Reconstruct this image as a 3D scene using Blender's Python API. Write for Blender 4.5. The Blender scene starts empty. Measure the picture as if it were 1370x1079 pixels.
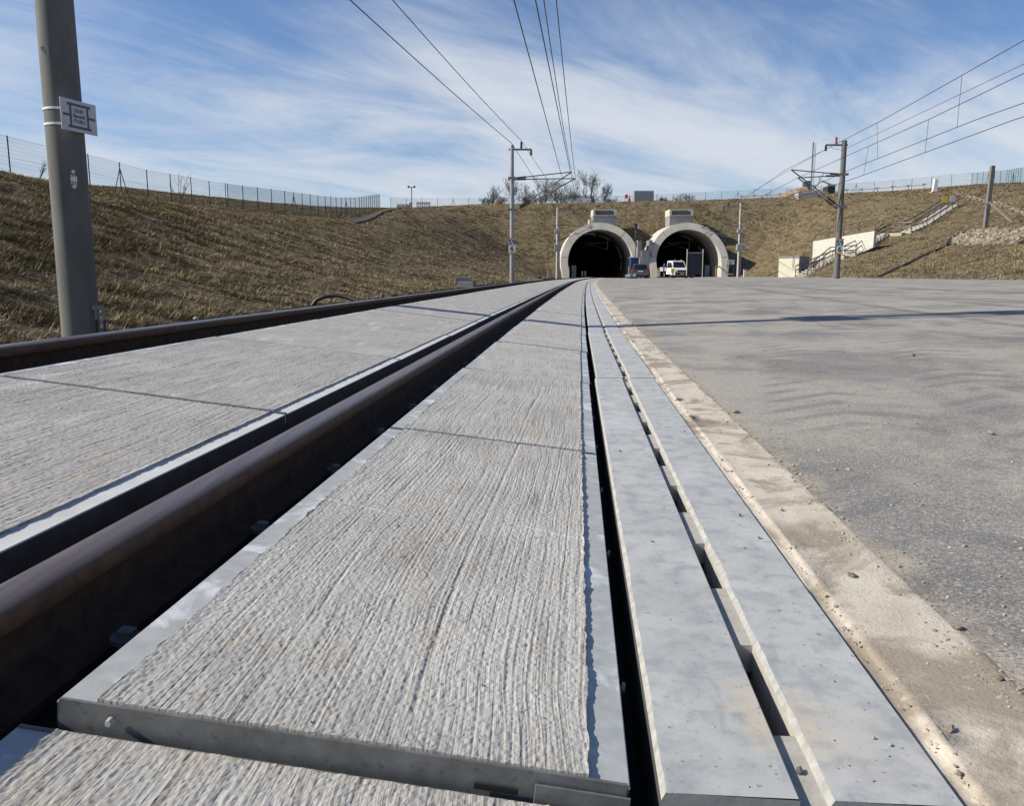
import bpy, bmesh, math, random
import numpy as np
from mathutils import Vector, Matrix
from mathutils.bvhtree import BVHTree
R = math.radians
random.seed(7)
sc = bpy.context.scene
col = sc.collection

# ------------------------------------------------------------------ camera
F_PX, YH, CX, CY, H = 1103.66, 366.57, 685.0, 539.5, 0.614
PITCH = math.atan((CY - YH) / F_PX)
cam_d = bpy.data.cameras.new("camera")
cam_d.sensor_width = 36.0
cam_d.lens = 36.0 * F_PX / 1370.0
cam_d.clip_start = 0.05
cam_d.clip_end = 6000
cam = bpy.data.objects.new("camera", cam_d)
col.objects.link(cam)
cam.location = (0, 0, H)
cam.rotation_euler = (R(90) - PITCH, 0, 0)
sc.camera = cam

# ------------------------------------------------------------------ light
SUN_AZ, SUN_EL = R(-94.0), R(34.0)     # azimuth clockwise from +Y
SUN_DIR = Vector((math.sin(SUN_AZ) * math.cos(SUN_EL), math.cos(SUN_AZ) * math.cos(SUN_EL), math.sin(SUN_EL)))
sun_d = bpy.data.lights.new("sun", 'SUN')
sun_d.energy = 5.0
sun_d.angle = R(0.53)
sun_d.color = (1.0, 0.93, 0.82)
sun = bpy.data.objects.new("sun", sun_d)
col.objects.link(sun)
sun.rotation_euler = SUN_DIR.to_track_quat('Z', 'Y').to_euler()
sc.view_settings.view_transform = 'Standard'
sc.view_settings.look = 'None'
sc.view_settings.exposure = 0.27
sc.view_settings.gamma = 1.0
SKY_STRENGTH = 0.075
CLOUD = (7.6, 8.1, 8.9)

world = bpy.data.worlds.new("World")
sc.world = world
world.use_nodes = True
wt = world.node_tree
wt.nodes.clear()


class NT:
    """small helper for writing node trees"""
    def __init__(s, tree): s.t = tree
    def n(s, kind, **kw):
        nd = s.t.nodes.new(kind)
        ins = kw.pop('ins', {})
        for k, v in kw.items(): setattr(nd, k, v)
        for k, v in ins.items(): s.put(nd, k, v)
        return nd
    def put(s, nd, k, v):
        sock = nd.inputs[k]
        if isinstance(v, bpy.types.NodeSocket): s.t.links.new(v, sock)
        else:
            if hasattr(sock, 'default_value'):
                if isinstance(v, (tuple, list)) and len(v) == 3 and len(sock.default_value) == 4: v = (*v, 1)
                sock.default_value = v
    def math(s, op, a, b=0.0, c=None, clamp=False):
        nd = s.n('ShaderNodeMath', operation=op, use_clamp=clamp)
        s.put(nd, 0, a); s.put(nd, 1, b)
        if c is not None: s.put(nd, 2, c)
        return nd.outputs[0]
    def noise(s, vec, scale, detail=4, rough=0.55, dist=0.0, out=0):
        nd = s.n('ShaderNodeTexNoise')
        s.put(nd, 'Vector', vec); s.put(nd, 'Scale', scale); s.put(nd, 'Detail', detail)
        s.put(nd, 'Roughness', rough); s.put(nd, 'Distortion', dist)
        return nd.outputs[out]
    def vor(s, vec, scale, feature='F1', out='Distance'):
        nd = s.n('ShaderNodeTexVoronoi', feature=feature)
        s.put(nd, 'Vector', vec); s.put(nd, 'Scale', scale)
        return nd.outputs[out]
    def mapr(s, v, a, b, c=0.0, d=1.0, smooth=False):
        nd = s.n('ShaderNodeMapRange')
        if smooth: nd.interpolation_type = 'SMOOTHSTEP'
        s.put(nd, 0, v)
        for i, q in zip((1, 2, 3, 4), (a, b, c, d)): s.put(nd, i, q)
        return nd.outputs[0]
    def mix(s, f, a, b, mode='MIX'):
        nd = s.n('ShaderNodeMix', data_type='RGBA', blend_type=mode)
        s.put(nd, 0, f); s.put(nd, 6, a); s.put(nd, 7, b)
        return nd.outputs[2]
    def mapping(s, vec, loc=(0, 0, 0), rot=(0, 0, 0), scale=(1, 1, 1)):
        nd = s.n('ShaderNodeMapping')
        s.put(nd, 0, vec); s.put(nd, 1, loc); s.put(nd, 2, rot); s.put(nd, 3, scale)
        return nd.outputs[0]
    def sep(s, vec):
        nd = s.n('ShaderNodeSeparateXYZ'); s.put(nd, 0, vec); return nd.outputs
    def comb(s, x, y, z):
        nd = s.n('ShaderNodeCombineXYZ'); s.put(nd, 0, x); s.put(nd, 1, y); s.put(nd, 2, z); return nd.outputs[0]
    def bump(s, h, strength=0.5, dist=0.01, normal=None):
        nd = s.n('ShaderNodeBump'); s.put(nd, 'Height', h); s.put(nd, 'Strength', strength); s.put(nd, 'Distance', dist)
        if normal is not None: s.put(nd, 'Normal', normal)
        return nd.outputs[0]


w = NT(wt)
sky = w.n('ShaderNodeTexSky', sky_type='NISHITA', sun_disc=False, sun_elevation=SUN_EL, sun_rotation=SUN_AZ % (2 * math.pi),
          altitude=350, air_density=1.0, dust_density=0.6, ozone_density=1.3)
tc = w.n('ShaderNodeTexCoord')
d = tc.outputs['Generated']
dx, dy, dz = w.sep(d)
inv = w.math('DIVIDE', 1.0, w.math('ADD', w.math('MAXIMUM', dz, 0.0), 0.13))
plane = w.comb(w.math('MULTIPLY', dx, inv), w.math('MULTIPLY', dy, inv), 0.0)
# long wisps drifting from near-right up to far-left
m1 = w.mapping(w.mapping(plane, rot=(0, 0, R(-44))), scale=(0.50, 1.25, 1))
wisp = w.noise(m1, 1.25, 9, 0.60, 0.9)
m2 = w.mapping(w.mapping(plane, loc=(3.1, 1.7, 0), rot=(0, 0, R(-55))), scale=(0.75, 1.0, 1))
patch = w.noise(m2, 0.7, 5, 0.5, 0.5)
fine = w.noise(w.mapping(w.mapping(plane, rot=(0, 0, R(-58))), scale=(0.8, 2.0, 1)), 2.4, 8, 0.62, 1.0)
horizon = w.mapr(dz, 0.03, 0.36, 1.0, 0.0)
dens = w.math('ADD', w.math('MULTIPLY', wisp, 0.95), w.math('MULTIPLY', patch, 0.65))
dens = w.math('ADD', dens, w.math('MULTIPLY', fine, 0.22))
dens = w.math('ADD', dens, w.math('MULTIPLY', horizon, 0.46))
cl = w.mapr(dens, 0.84, 1.45, 0.0, 0.95, True)
skyc = w.mix(1.0, sky.outputs[0], (0.84, 1.03, 1.32), 'MULTIPLY')
mixc = w.mix(cl, skyc, CLOUD)
bg = w.n('ShaderNodeBackground')
w.put(bg, 0, mixc); w.put(bg, 1, SKY_STRENGTH)
wo = w.n('ShaderNodeOutputWorld')
wt.links.new(bg.outputs[0], wo.inputs[0])

# ------------------------------------------------------------------ helpers
def link(o):
    col.objects.link(o); return o

class MB:
    def __init__(s): s.v = []; s.f = []; s.uv = None
    def add(s, vs, fs):
        b = len(s.v)
        s.v.extend([tuple(p) for p in vs]); s.f.extend([tuple(i + b for i in f) for f in fs])
        return s
    def box(s, x0, x1, y0, y1, z0, z1, m=None, bev=0.0):
        if bev > 0:
            bm = bmesh.new(); bmesh.ops.create_cube(bm, size=1)
            for v in bm.verts: v.co = Vector(((x0 + x1) / 2 + v.co.x * (x1 - x0), (y0 + y1) / 2 + v.co.y * (y1 - y0), (z0 + z1) / 2 + v.co.z * (z1 - z0)))
            bmesh.ops.bevel(bm, geom=bm.edges[:], offset=bev, segments=2, profile=.5, affect='EDGES')
            if m is not None: bm.transform(m)
            bm.verts.ensure_lookup_table()
            s.add([v.co for v in bm.verts], [[v.index for v in f.verts] for f in bm.faces]); bm.free(); return s
        vs = [Vector(p) for p in ((x0, y0, z0), (x1, y0, z0), (x1, y1, z0), (x0, y1, z0), (x0, y0, z1), (x1, y0, z1), (x1, y1, z1), (x0, y1, z1))]
        if m is not None: vs = [m @ p for p in vs]
        return s.add(vs, [(0, 3, 2, 1), (4, 5, 6, 7), (0, 1, 5, 4), (1, 2, 6, 5), (2, 3, 7, 6), (3, 0, 4, 7)])
    def tube(s, pts, r, n=8, cap=True):
        pts = [Vector(p) for p in pts]
        rs = r if isinstance(r, (list, tuple)) else [r] * len(pts)
        rings = []
        for i, p in enumerate(pts):
            if i == 0: t = pts[1] - p
            elif i == len(pts) - 1: t = p - pts[i - 1]
            else: t = pts[i + 1] - pts[i - 1]
            t.normalize()
            up = Vector((0, 0, 1)) if abs(t.z) < 0.95 else Vector((0, 1, 0))
            a = t.cross(up).normalized(); b = a.cross(t)
            rings.append([p + a * (rs[i] * math.cos(2 * math.pi * k / n)) + b * (rs[i] * math.sin(2 * math.pi * k / n)) for k in range(n)])
        vs = [q for rg in rings for q in rg]
        fs = []
        for i in range(len(pts) - 1):
            for k in range(n):
                k2 = (k + 1) % n
                fs.append((i * n + k, (i + 1) * n + k, (i + 1) * n + k2, i * n + k2))
        if cap:
            fs.append(tuple(range(n))); fs.append(tuple((len(pts) - 1) * n + k for k in reversed(range(n))))
        return s.add(vs, fs)
    def prism(s, poly, axis, a, b, taper=None):
        """poly in the plane across 'axis', extruded a..b"""
        n = len(poly)
        def mk(p, t):
            if axis == 'x': return (t, p[0], p[1])
            if axis == 'y': return (p[0], t, p[1])
            return (p[0], p[1], t)
        vs = [mk(p, a) for p in poly] + [mk(p, b) for p in poly]
        if taper: vs = [taper(v) for v in vs]
        fs = [tuple(reversed(range(n))), tuple(range(n, 2 * n))] + [(i, (i + 1) % n, n + (i + 1) % n, n + i) for i in range(n)]
        return s.add(vs, fs)
    def build(s, name, mat, parent=None, smooth=False, recalc=True, loc=None):
        me = bpy.data.meshes.new(name)
        me.from_pydata([tuple(p) for p in s.v], [], s.f)
        if recalc:
            bm = bmesh.new(); bm.from_mesh(me); bmesh.ops.recalc_face_normals(bm, faces=bm.faces); bm.to_mesh(me); bm.free()
        if smooth:
            me.polygons.foreach_set('use_smooth', [True] * len(me.polygons))
            try: me.set_sharp_from_angle(angle=R(40))
            except Exception: pass
        me.materials.append(mat)
        o = bpy.data.objects.new(name, me)
        link(o)
        if parent is not None: o.parent = parent
        if loc is not None: o.location = loc
        return o

def grid_obj(name, V, mat, parent=None, uv=None, smooth=True, kind=None):
    """V: (n,m,3) array"""
    n, m = V.shape[:2]
    me = bpy.data.meshes.new(name)
    idx = np.arange(n * m).reshape(n, m)
    q = np.stack([idx[:-1, :-1], idx[:-1, 1:], idx[1:, 1:], idx[1:, :-1]], -1).reshape(-1, 4)
    fast_mesh(me, V.reshape(-1, 3), q)
    if uv is not None:
        l = me.uv_layers.new(name='UVMap')
        l.data.foreach_set('uv', uv.reshape(-1, 2)[q.reshape(-1)].astype(np.float32).reshape(-1))
    me.polygons.foreach_set('use_smooth', np.full(len(q), smooth))
    me.materials.append(mat)
    o = bpy.data.objects.new(name, me); link(o)
    if parent is not None: o.parent = parent
    if kind: o['kind'] = kind
    return o

def fast_mesh(me, verts, faces):
    k = faces.shape[1]
    me.vertices.add(len(verts)); me.vertices.foreach_set('co', np.asarray(verts, np.float32).reshape(-1))
    me.loops.add(faces.size); me.loops.foreach_set('vertex_index', faces.astype(np.int32).reshape(-1))
    me.polygons.add(len(faces)); me.polygons.foreach_set('loop_start', np.arange(0, faces.size, k, dtype=np.int32))
    me.polygons.foreach_set('loop_total', np.full(len(faces), k, np.int32))
    me.update(calc_edges=True)

def tag(o, label=None, cat=None, group=None, kind=None):
    if label: o['label'] = label
    if cat: o['category'] = cat
    if group: o['group'] = group
    if kind: o['kind'] = kind
    return o

def empty(name, loc=(0, 0, 0), rz=0, label=None, cat=None, group=None):
    o = bpy.data.objects.new(name, None); link(o)
    o.location = loc; o.rotation_euler = (0, 0, rz); o.empty_display_size = 0.2
    return tag(o, label, cat, group)

def copy_tree(o, parent=None):
    c = o.copy(); col.objects.link(c)
    if parent is not None: c.parent = parent
    for ch in list(o.children): copy_tree(ch, c)
    return c

def ray(px, py):
    r = (px - CX) / F_PX; dn = (py - CY) / F_PX
    return Vector((r, math.cos(PITCH) - dn * math.sin(PITCH), -math.sin(PITCH) - dn * math.cos(PITCH)))
def at(px, py, D):
    v = ray(px, py); return Vector((0, 0, H)) + v * (D / v.y)

_rng = np.random.RandomState(3)
_tab = _rng.rand(256, 256)
def vnoise(x, y, seed=0):
    x = np.asarray(x, float) + seed * 17.31; y = np.asarray(y, float) + seed * 7.77
    xi = np.floor(x).astype(int); yi = np.floor(y).astype(int)
    fx = x - xi; fy = y - yi
    fx = fx * fx * (3 - 2 * fx); fy = fy * fy * (3 - 2 * fy)
    a = _tab[xi % 256, yi % 256]; b = _tab[(xi + 1) % 256, yi % 256]
    c = _tab[xi % 256, (yi + 1) % 256]; e = _tab[(xi + 1) % 256, (yi + 1) % 256]
    return (a * (1 - fx) + b * fx) * (1 - fy) + (c * (1 - fx) + e * fx) * fy
def fbm(x, y, seed=0, oct=4):
    s = 0; a = .5
    for i in range(oct):
        s = s + a * vnoise(np.asarray(x) * 2 ** i, np.asarray(y) * 2 ** i, seed + i * 3); a *= .5
    return s

# ------------------------------------------------------------------ materials
def mat(name, color=(.5, .5, .5), rough=.6, metal=0.0, emis=None):
    m = bpy.data.materials.new(name); m.use_nodes = True
    b = m.node_tree.nodes['Principled BSDF']
    b.inputs['Base Color'].default_value = (*color, 1)
    b.inputs['Roughness'].default_value = rough
    b.inputs['Metallic'].default_value = metal
    return m

def nmat(name, fn, rough=.8, metal=0.0):
    m = bpy.data.materials.new(name); m.use_nodes = True
    b = m.node_tree.nodes['Principled BSDF']
    b.inputs['Roughness'].default_value = rough; b.inputs['Metallic'].default_value = metal
    t = NT(m.node_tree)
    tcn = t.n('ShaderNodeTexCoord')
    geo = t.n('ShaderNodeNewGeometry')
    fn(t, b, tcn.outputs['Object'], tcn.outputs['UV'], geo.outputs['Position'])
    return m

def noisy(name, c1, c2, scale=4, rough=.8, metal=0.0, bumps=0.3, bd=.005, bscale=None, world_=False, detail=6):
    def fn(t, b, ob, uv, pos):
        v = pos if world_ else ob
        n = t.noise(v, scale, detail, .6)
        t.put(b, 'Base Color', t.mix(t.mapr(n, .3, .7), c1, c2))
        n2 = t.noise(v, bscale or scale * 6, 6, .65)
        t.put(b, 'Normal', t.bump(n2, bumps, bd))
        t.put(b, 'Roughness', t.mapr(n2, .3, .7, rough - .08, min(1, rough + .08)))
    return nmat(name, fn, rough, metal)

def panel_fn(tone=(.45, .432, .39), dusty=0.0):
    def fn(t, b, ob, uv, pos):
        # broom finish runs along the panel (uv.y), wandering a little
        oi = t.n('ShaderNodeObjectInfo').outputs['Random']
        vec = t.n('ShaderNodeVectorMath', operation='ADD')
        t.put(vec, 0, uv); t.put(vec, 1, t.comb(t.math('MULTIPLY', oi, 13.0), t.math('MULTIPLY', oi, 29.0), 0.0))
        v0 = vec.outputs[0]
        warp = t.noise(v0, 1.6, 2, .5)
        warp2 = t.noise(v0, 9.0, 2, .5)
        x, y, z = t.sep(v0)
        xx = t.math('ADD', x, t.math('ADD', t.math('MULTIPLY', warp, .09), t.math('MULTIPLY', warp2, .003)))
        st = t.noise(t.comb(t.math('MULTIPLY', xx, 210.0), t.math('MULTIPLY', y, 2.5), 0.0), 1.0, 2, .5)
        st2 = t.noise(t.comb(t.math('MULTIPLY', xx, 48.0), t.math('MULTIPLY', y, 5.0), 2.0), 1.0, 3, .6)
        grain = t.noise(v0, 260, 5, .75)
        lump = t.noise(v0, 75, 4, .7)
        pits = t.mapr(t.vor(v0, 55), .0, .16)
        h = t.math('ADD', t.math('MULTIPLY', t.mapr(st, .3, .7), .9), t.math('MULTIPLY', t.mapr(st2, .3, .7), .5))
        h = t.math('ADD', h, t.math('ADD', t.math('MULTIPLY', grain, .55), t.math('MULTIPLY', lump, .9)))
        h = t.math('ADD', h, t.math('MULTIPLY', pits, .35))
        big = t.noise(v0, 2.2, 5, .6)
        c = t.mix(t.mapr(big, .35, .68), tuple(k * .84 for k in tone), tuple(k * 1.12 for k in tone))
        c = t.mix(t.mapr(st, .32, .48, .75, 0.0), c, (.15, .138, .118))
        c = t.mix(t.mapr(t.noise(v0, 4.5, 5, .65), .54, .68, 0, .5), c, (.40, .33, .225))
        pale = t.noise(t.mapping(v0, scale=(9, 1.8, 1)), 1.0, 5, .62)
        c = t.mix(t.mapr(pale, .56, .72, 0, .5 + dusty), c, (.56, .56, .54))
        c = t.mix(t.mapr(grain, .52, .68, 0, .55), c, (.62, .60, .55))
        c = t.mix(t.mapr(t.noise(v0, 38, 3, .6), .62, .72, 0, .6), c, (.10, .09, .075))
        t.put(b, 'Base Color', c)
        t.put(b, 'Roughness', .92)
        t.put(b, 'Normal', t.bump(h, 1.0, .0007))
    return fn
M_PANEL = nmat('broomed_concrete', panel_fn())
M_PANEL_MID = nmat('dusty_broomed_concrete', panel_fn((.40, .385, .355), .25))

def galv(t, b, ob, uv, pos):
    n = t.noise(pos, 26, 5, .6); n2 = t.noise(pos, 7, 5, .6, .6); n3 = t.noise(pos, 160, 3, .6)
    c = t.mix(t.mapr(n, .3, .7), (.36, .375, .36), (.47, .485, .47))
    c = t.mix(t.mapr(n2, .53, .62, 0, .9), c, (.66, .68, .69))          # white storage stain
    c = t.mix(t.mapr(t.noise(pos, 11, 4, .6, .3), .60, .70, 0, .55), c, (.36, .31, .24))   # dried mud film
    c = t.mix(t.mapr(n3, .6, .75, 0, .25), c, (.2, .2, .2))
    t.put(b, 'Base Color', c); t.put(b, 'Metallic', .1); t.put(b, 'Roughness', t.mapr(n2, .3, .7, .5, .72))
    t.put(b, 'Normal', t.bump(t.noise(pos, 90, 4, .6), .25, .0008))
M_GALV = nmat('galvanised_steel', galv)
M_GALVB = noisy('sunlit_toned_flange', (.54, .535, .50), (.70, .695, .66), 9, .6, .05, .2, .0006, 60, True)  # paler copy of the galvanised steel, sunlight put into its colour
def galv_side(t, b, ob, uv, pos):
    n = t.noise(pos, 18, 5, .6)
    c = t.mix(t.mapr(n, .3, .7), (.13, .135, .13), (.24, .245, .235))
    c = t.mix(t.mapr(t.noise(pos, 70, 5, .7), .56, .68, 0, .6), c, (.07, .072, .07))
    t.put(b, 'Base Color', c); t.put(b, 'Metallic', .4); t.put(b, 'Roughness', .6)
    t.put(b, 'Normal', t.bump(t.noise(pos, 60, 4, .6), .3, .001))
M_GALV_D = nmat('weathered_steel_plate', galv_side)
M_GALV_DD = noisy('dark_side_plate', (.035, .037, .038), (.075, .078, .08), 14, .75, 0, .3, .001, None, True)  # side plates in a much darker tone than the flanges
def drain(t, b, ob, uv, pos):
    n = t.noise(pos, 5, 6, .62, .4); n2 = t.noise(t.mapping(pos, scale=(9, 2.2, 5)), 2.4, 6, .65, .5)
    c = t.mix(t.mapr(n, .3, .7), (.36, .37, .36), (.47, .475, .46))
    c = t.mix(t.mapr(n2, .42, .30, 0, .6), c, (.25, .28, .30))
    c = t.mix(t.mapr(t.noise(pos, 3.1, 5, .6, .7), .58, .70, 0, .75), c, (.50, .455, .375))
    mo = t.noise(pos, 16, 6, .65, .3)
    c = t.mix(t.mapr(mo, .54, .36, 0, .65), c, (.25, .27, .28))
    c = t.mix(t.mapr(t.noise(pos, 1.7, 5, .6, .9), .52, .64, 0, .5), c, (.52, .53, .52))
    dst = t.n('ShaderNodeVectorMath', operation='DISTANCE', ins={0: t.mapping(pos, scale=(1, .55, 1)), 1: (.365, .60, 0.0)}).outputs['Value']
    c = t.mix(t.mapr(t.math('ADD', dst, t.math('MULTIPLY', t.noise(pos, 13, 5, .65), .16)), .15, .11, 0, .75), c, (.50, .44, .34))
    sp = t.noise(pos, 75, 3, .5)
    pore = t.vor(pos, 60)
    c = t.mix(t.mapr(pore, .10, .05, 0, .8), c, (.12, .125, .13))
    c = t.mix(t.mapr(sp, .66, .72, 0, .75), c, (.17, .18, .19))
    sp2 = t.noise(t.mapping(pos, loc=(4, 2, 0)), 21, 4, .6)
    c = t.mix(t.mapr(sp2, .64, .70, 0, .5), c, (.24, .25, .26))
    t.put(b, 'Base Color', c); t.put(b, 'Roughness', t.mapr(n2, .3, .7, .62, .85))
    h = t.math('ADD', t.noise(pos, 60, 5, .6), t.math('MULTIPLY', sp, .5))
    t.put(b, 'Normal', t.bump(h, .35, .0012))
M_DRAIN = nmat('smooth_polymer_concrete', drain)
M_LIP = noisy('chipped_white_edge', (.28, .27, .24), (.46, .455, .42), 45, .9, 0, 1.0, .003, 120, True)
M_DUSTC = noisy('dusty_cast_concrete', (.33, .31, .27), (.46, .435, .38), 30, .9, 0, .6, .001, 200, True)
M_DARKC = noisy('dark_concrete', (.05, .048, .045), (.09, .085, .075), 12, .9, 0, .5, .004, None, True)  # plain dark tone for sleepers, channel and tunnel floors

def rail_fn(t, b, ob, uv, pos):
    n = t.noise(pos, 30, 6, .65); n2 = t.noise(t.mapping(pos, scale=(60, 2.5, 60)), 1.0, 4, .6)
    nz = t.n('ShaderNodeNewGeometry').outputs['Normal']
    z = t.sep(nz)[2]
    rust = t.mix(t.mapr(n, .3, .7), (.035, .020, .013), (.10, .052, .030))
    rust = t.mix(t.mapr(t.noise(pos, 9, 4, .6), .55, .75, 0, .6), rust, (.12, .068, .04))
    top = t.mix(t.mapr(n2, .3, .7), (.14, .098, .080), (.24, .185, .160))
    run = t.mapr(z, .75, .97)
    t.put(b, 'Base Color', t.mix(run, rust, top))
    t.put(b, 'Metallic', t.math('MULTIPLY', run, .55)); t.put(b, 'Roughness', t.mapr(run, 0, 1, .7, .33))
    t.put(b, 'Normal', t.bump(t.noise(pos, 120, 5, .7), .5, .0009))
M_RAIL = nmat('worn_rail_head', rail_fn)
M_RAILW = noisy('rusty_rail_web', (.020, .011, .007), (.075, .038, .021), 22, .92, 0, .5, .001, 120, True)
M_RUST = noisy('rust_brown_steel', (.09, .035, .015), (.17, .075, .03), 20, .9, .1, .6, .002, None, True)
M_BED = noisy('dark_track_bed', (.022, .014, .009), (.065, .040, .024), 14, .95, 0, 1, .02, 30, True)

def asphalt_fn(t, b, ob, uv, pos):
    x, y, z = t.sep(pos)
    fine = t.noise(pos, 210, 3, .75); med = t.noise(pos, 45, 4, .65)
    dust = t.noise(t.mapping(pos, scale=(.9, .55, 1)), 1.3, 8, .68, .35)
    big = t.noise(pos, .22, 5, .6)
    streak = t.noise(t.mapping(pos, rot=(0, 0, R(64)), scale=(.28, 2.6, 1)), 1.0, 6, .62, .25)
    near = t.mapr(y, 2.0, 16.0, 0.0, 1.0)
    base = t.mix(t.mapr(big, .35, .65), (.145, .14, .131), (.195, .188, .175))
    dusty = t.mapr(dust, .42, .56, 0, .9)
    c = t.mix(dusty, base, (.37, .34, .285))
    c = t.mix(t.mapr(streak, .50, .68, 0, .5), c, (.29, .28, .255))
    # tyre lug marks: pairs of slanting bars printed in the dust
    def lugs(cx0, slope, ang, wdt, mseed):
        u = t.math('SUBTRACT', x, t.math('ADD', cx0, t.math('MULTIPLY', y, slope)))
        wob = t.math('MULTIPLY', t.noise(pos, 1.7, 3, .5), .5)
        ph = t.math('ADD', t.math('MULTIPLY', y, 3.7), t.math('ADD', t.math('MULTIPLY', t.math('ABSOLUTE', u), ang), wob))
        sn = t.math('SINE', t.math('MULTIPLY', ph, 6.283))
        bar = t.mapr(t.math('ADD', sn, t.math('MULTIPLY', t.noise(pos, 22, 4, .7), 1.1)), .75, 1.05)
        band = t.mapr(t.math('ABSOLUTE', u), wdt, wdt * .8)
        ok = t.mapr(t.noise(t.mapping(pos, loc=(mseed, 0, 0)), 1.3, 5, .7), .44, .54)
        return t.math('MULTIPLY', t.math('MULTIPLY', bar, band), ok)
    l = t.math('MAXIMUM', lugs(.45, .28, 2.6, .36, 3.0), lugs(.95, .34, 2.6, .30, 8.0))
    l = t.math('MAXIMUM', l, lugs(2.6, .22, -2.2, .34, 5.5))
    l = t.math('MULTIPLY', l, t.mapr(y, 2.2, 11.0, .9, .3))
    c = t.mix(t.math('MULTIPLY', l, .6), c, (.10, .10, .10))
    fade = t.mapr(y, 1.0, 9.0, .75, .25)
    c = t.mix(t.math('MULTIPLY', t.mapr(fine, .52, .64), fade), c, (.44, .41, .35))
    c = t.mix(t.math('MULTIPLY', t.mapr(fine, .48, .38), fade), c, (.07, .07, .072))
    c = t.mix(t.mapr(t.noise(pos, 28, 3, .5), .70, .74, 0, .7), c, (.5, .47, .4))
    lane = t.noise(t.mapping(pos, rot=(0, 0, R(78)), scale=(.05, .5, 1)), 1.0, 4, .5)
    c = t.mix(t.mapr(lane, .5, .66, 0, .35), c, (.33, .315, .285))
    u_ = t.sep(uv)[0]
    creep = t.math('ADD', u_, t.math('MULTIPLY', t.math('SUBTRACT', t.noise(pos, 5, 6, .65), .5), .34))
    c = t.mix(t.mapr(creep, .07, -.02, 0, .9), c, (.40, .345, .265))
    c = t.mix(t.mapr(t.math('ADD', u_, t.math('MULTIPLY', t.noise(pos, 14, 5, .7), .12)), .12, .05, 0, .6), c, (.25, .20, .145))
    spk = t.vor(pos, 190, 'F1', 'Color')
    c = t.mix(t.mapr(t.sep(spk)[0], .80, .90, 0, .55), c, (.50, .47, .40))
    c = t.mix(t.mapr(t.sep(spk)[1], .82, .9, 0, .5), c, (.06, .06, .06))
    crk = t.vor(t.n('ShaderNodeVectorMath', operation='ADD', ins={0: pos, 1: t.noise(pos, 3, 4, .6, 0, 1)}).outputs[0], .33, 'DISTANCE_TO_EDGE')
    c = t.mix(t.mapr(crk, .004, .0015, 0, .0), c, (.05, .05, .05))
    c = t.mix(t.math('MULTIPLY', l, .22), c, (.105, .104, .102))
    oil = t.noise(t.mapping(pos, loc=(9, 3, 0)), .9, 4, .55)
    c = t.mix(t.mapr(oil, .62, .72, 0, .45), c, (.11, .108, .105))
    t.put(b, 'Base Color', c); t.put(b, 'Roughness', .9)
    h = t.math('ADD', t.math('MULTIPLY', fine, .6), t.math('MULTIPLY', med, .5))
    t.put(b, 'Normal', t.bump(h, .9, .0032))
M_ASPH = nmat('dusty_asphalt', asphalt_fn)

def strip_fn(t, b, ob, uv, pos):
    n = t.noise(pos, 6, 6, .65, .5); n2 = t.noise(pos, 2.6, 5, .6, .8); g = t.noise(pos, 150, 4, .7)
    c = t.mix(t.mapr(n, .3, .7), (.46, .405, .325), (.60, .545, .455))
    c = t.mix(t.mapr(n2, .50, .60, 0, .9), c, (.27, .225, .165))
    c = t.mix(t.mapr(t.noise(t.mapping(pos, loc=(5, 1, 0)), 4.3, 6, .65, .6), .56, .62, 0, .7), c, (.20, .165, .12))
    c = t.mix(t.mapr(g, .56, .74, 0, .6), c, (.15, .12, .085))
    c = t.mix(t.mapr(t.noise(pos, 55, 4, .6), .6, .7, 0, .5), c, (.60, .55, .47))
    t.put(b, 'Base Color', c); t.put(b, 'Roughness', .95)
    t.put(b, 'Normal', t.bump(t.math('ADD', g, t.math('MULTIPLY', t.noise(pos, 30, 5, .7), 1.4)), .9, .0022))
M_STRIP = nmat('sandy_concrete_strip', strip_fn)

def slope_fn(t, b, ob, uv, pos):
    n = t.noise(pos, .35, 6, .6, .3); n2 = t.noise(pos, 2.2, 6, .7, .4); n3 = t.noise(t.mapping(pos, scale=(1, 1, 2.5)), 7, 5, .75)
    c = t.mix(t.mapr(n2, .38, .62), (.10, .082, .048), (.30, .235, .14))
    c = t.mix(t.mapr(n, .42, .62, 0, .45), c, (.20, .16, .095))
    c = t.mix(t.mapr(n3, .56, .70, 0, .6), c, (.30, .245, .15))
    c = t.mix(t.mapr(t.noise(pos, 1.1, 5, .7), .58, .68, 0, .5), c, (.050, .052, .024))
    t.put(b, 'Base Color', c); t.put(b, 'Roughness', 1.0)
    t.put(b, 'Specular IOR Level', .1)
    t.put(b, 'Normal', t.bump(t.math('ADD', n2, n3), 1.0, .16))
M_SLOPE = nmat('dry_grass_turf', slope_fn)
def grass_fn(t, b, ob, uv, pos):
    a = t.n('ShaderNodeAttribute', attribute_name='tint')
    n = t.noise(pos, .45, 5, .6)
    c = t.mix(t.mapr(n, .4, .65, 0, .5), a.outputs['Color'], (.13, .105, .055))
    t.put(b, 'Base Color', c); t.put(b, 'Roughness', .85); t.put(b, 'Specular IOR Level', .15)
M_GRASS = nmat('straw_blades', grass_fn)

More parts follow.
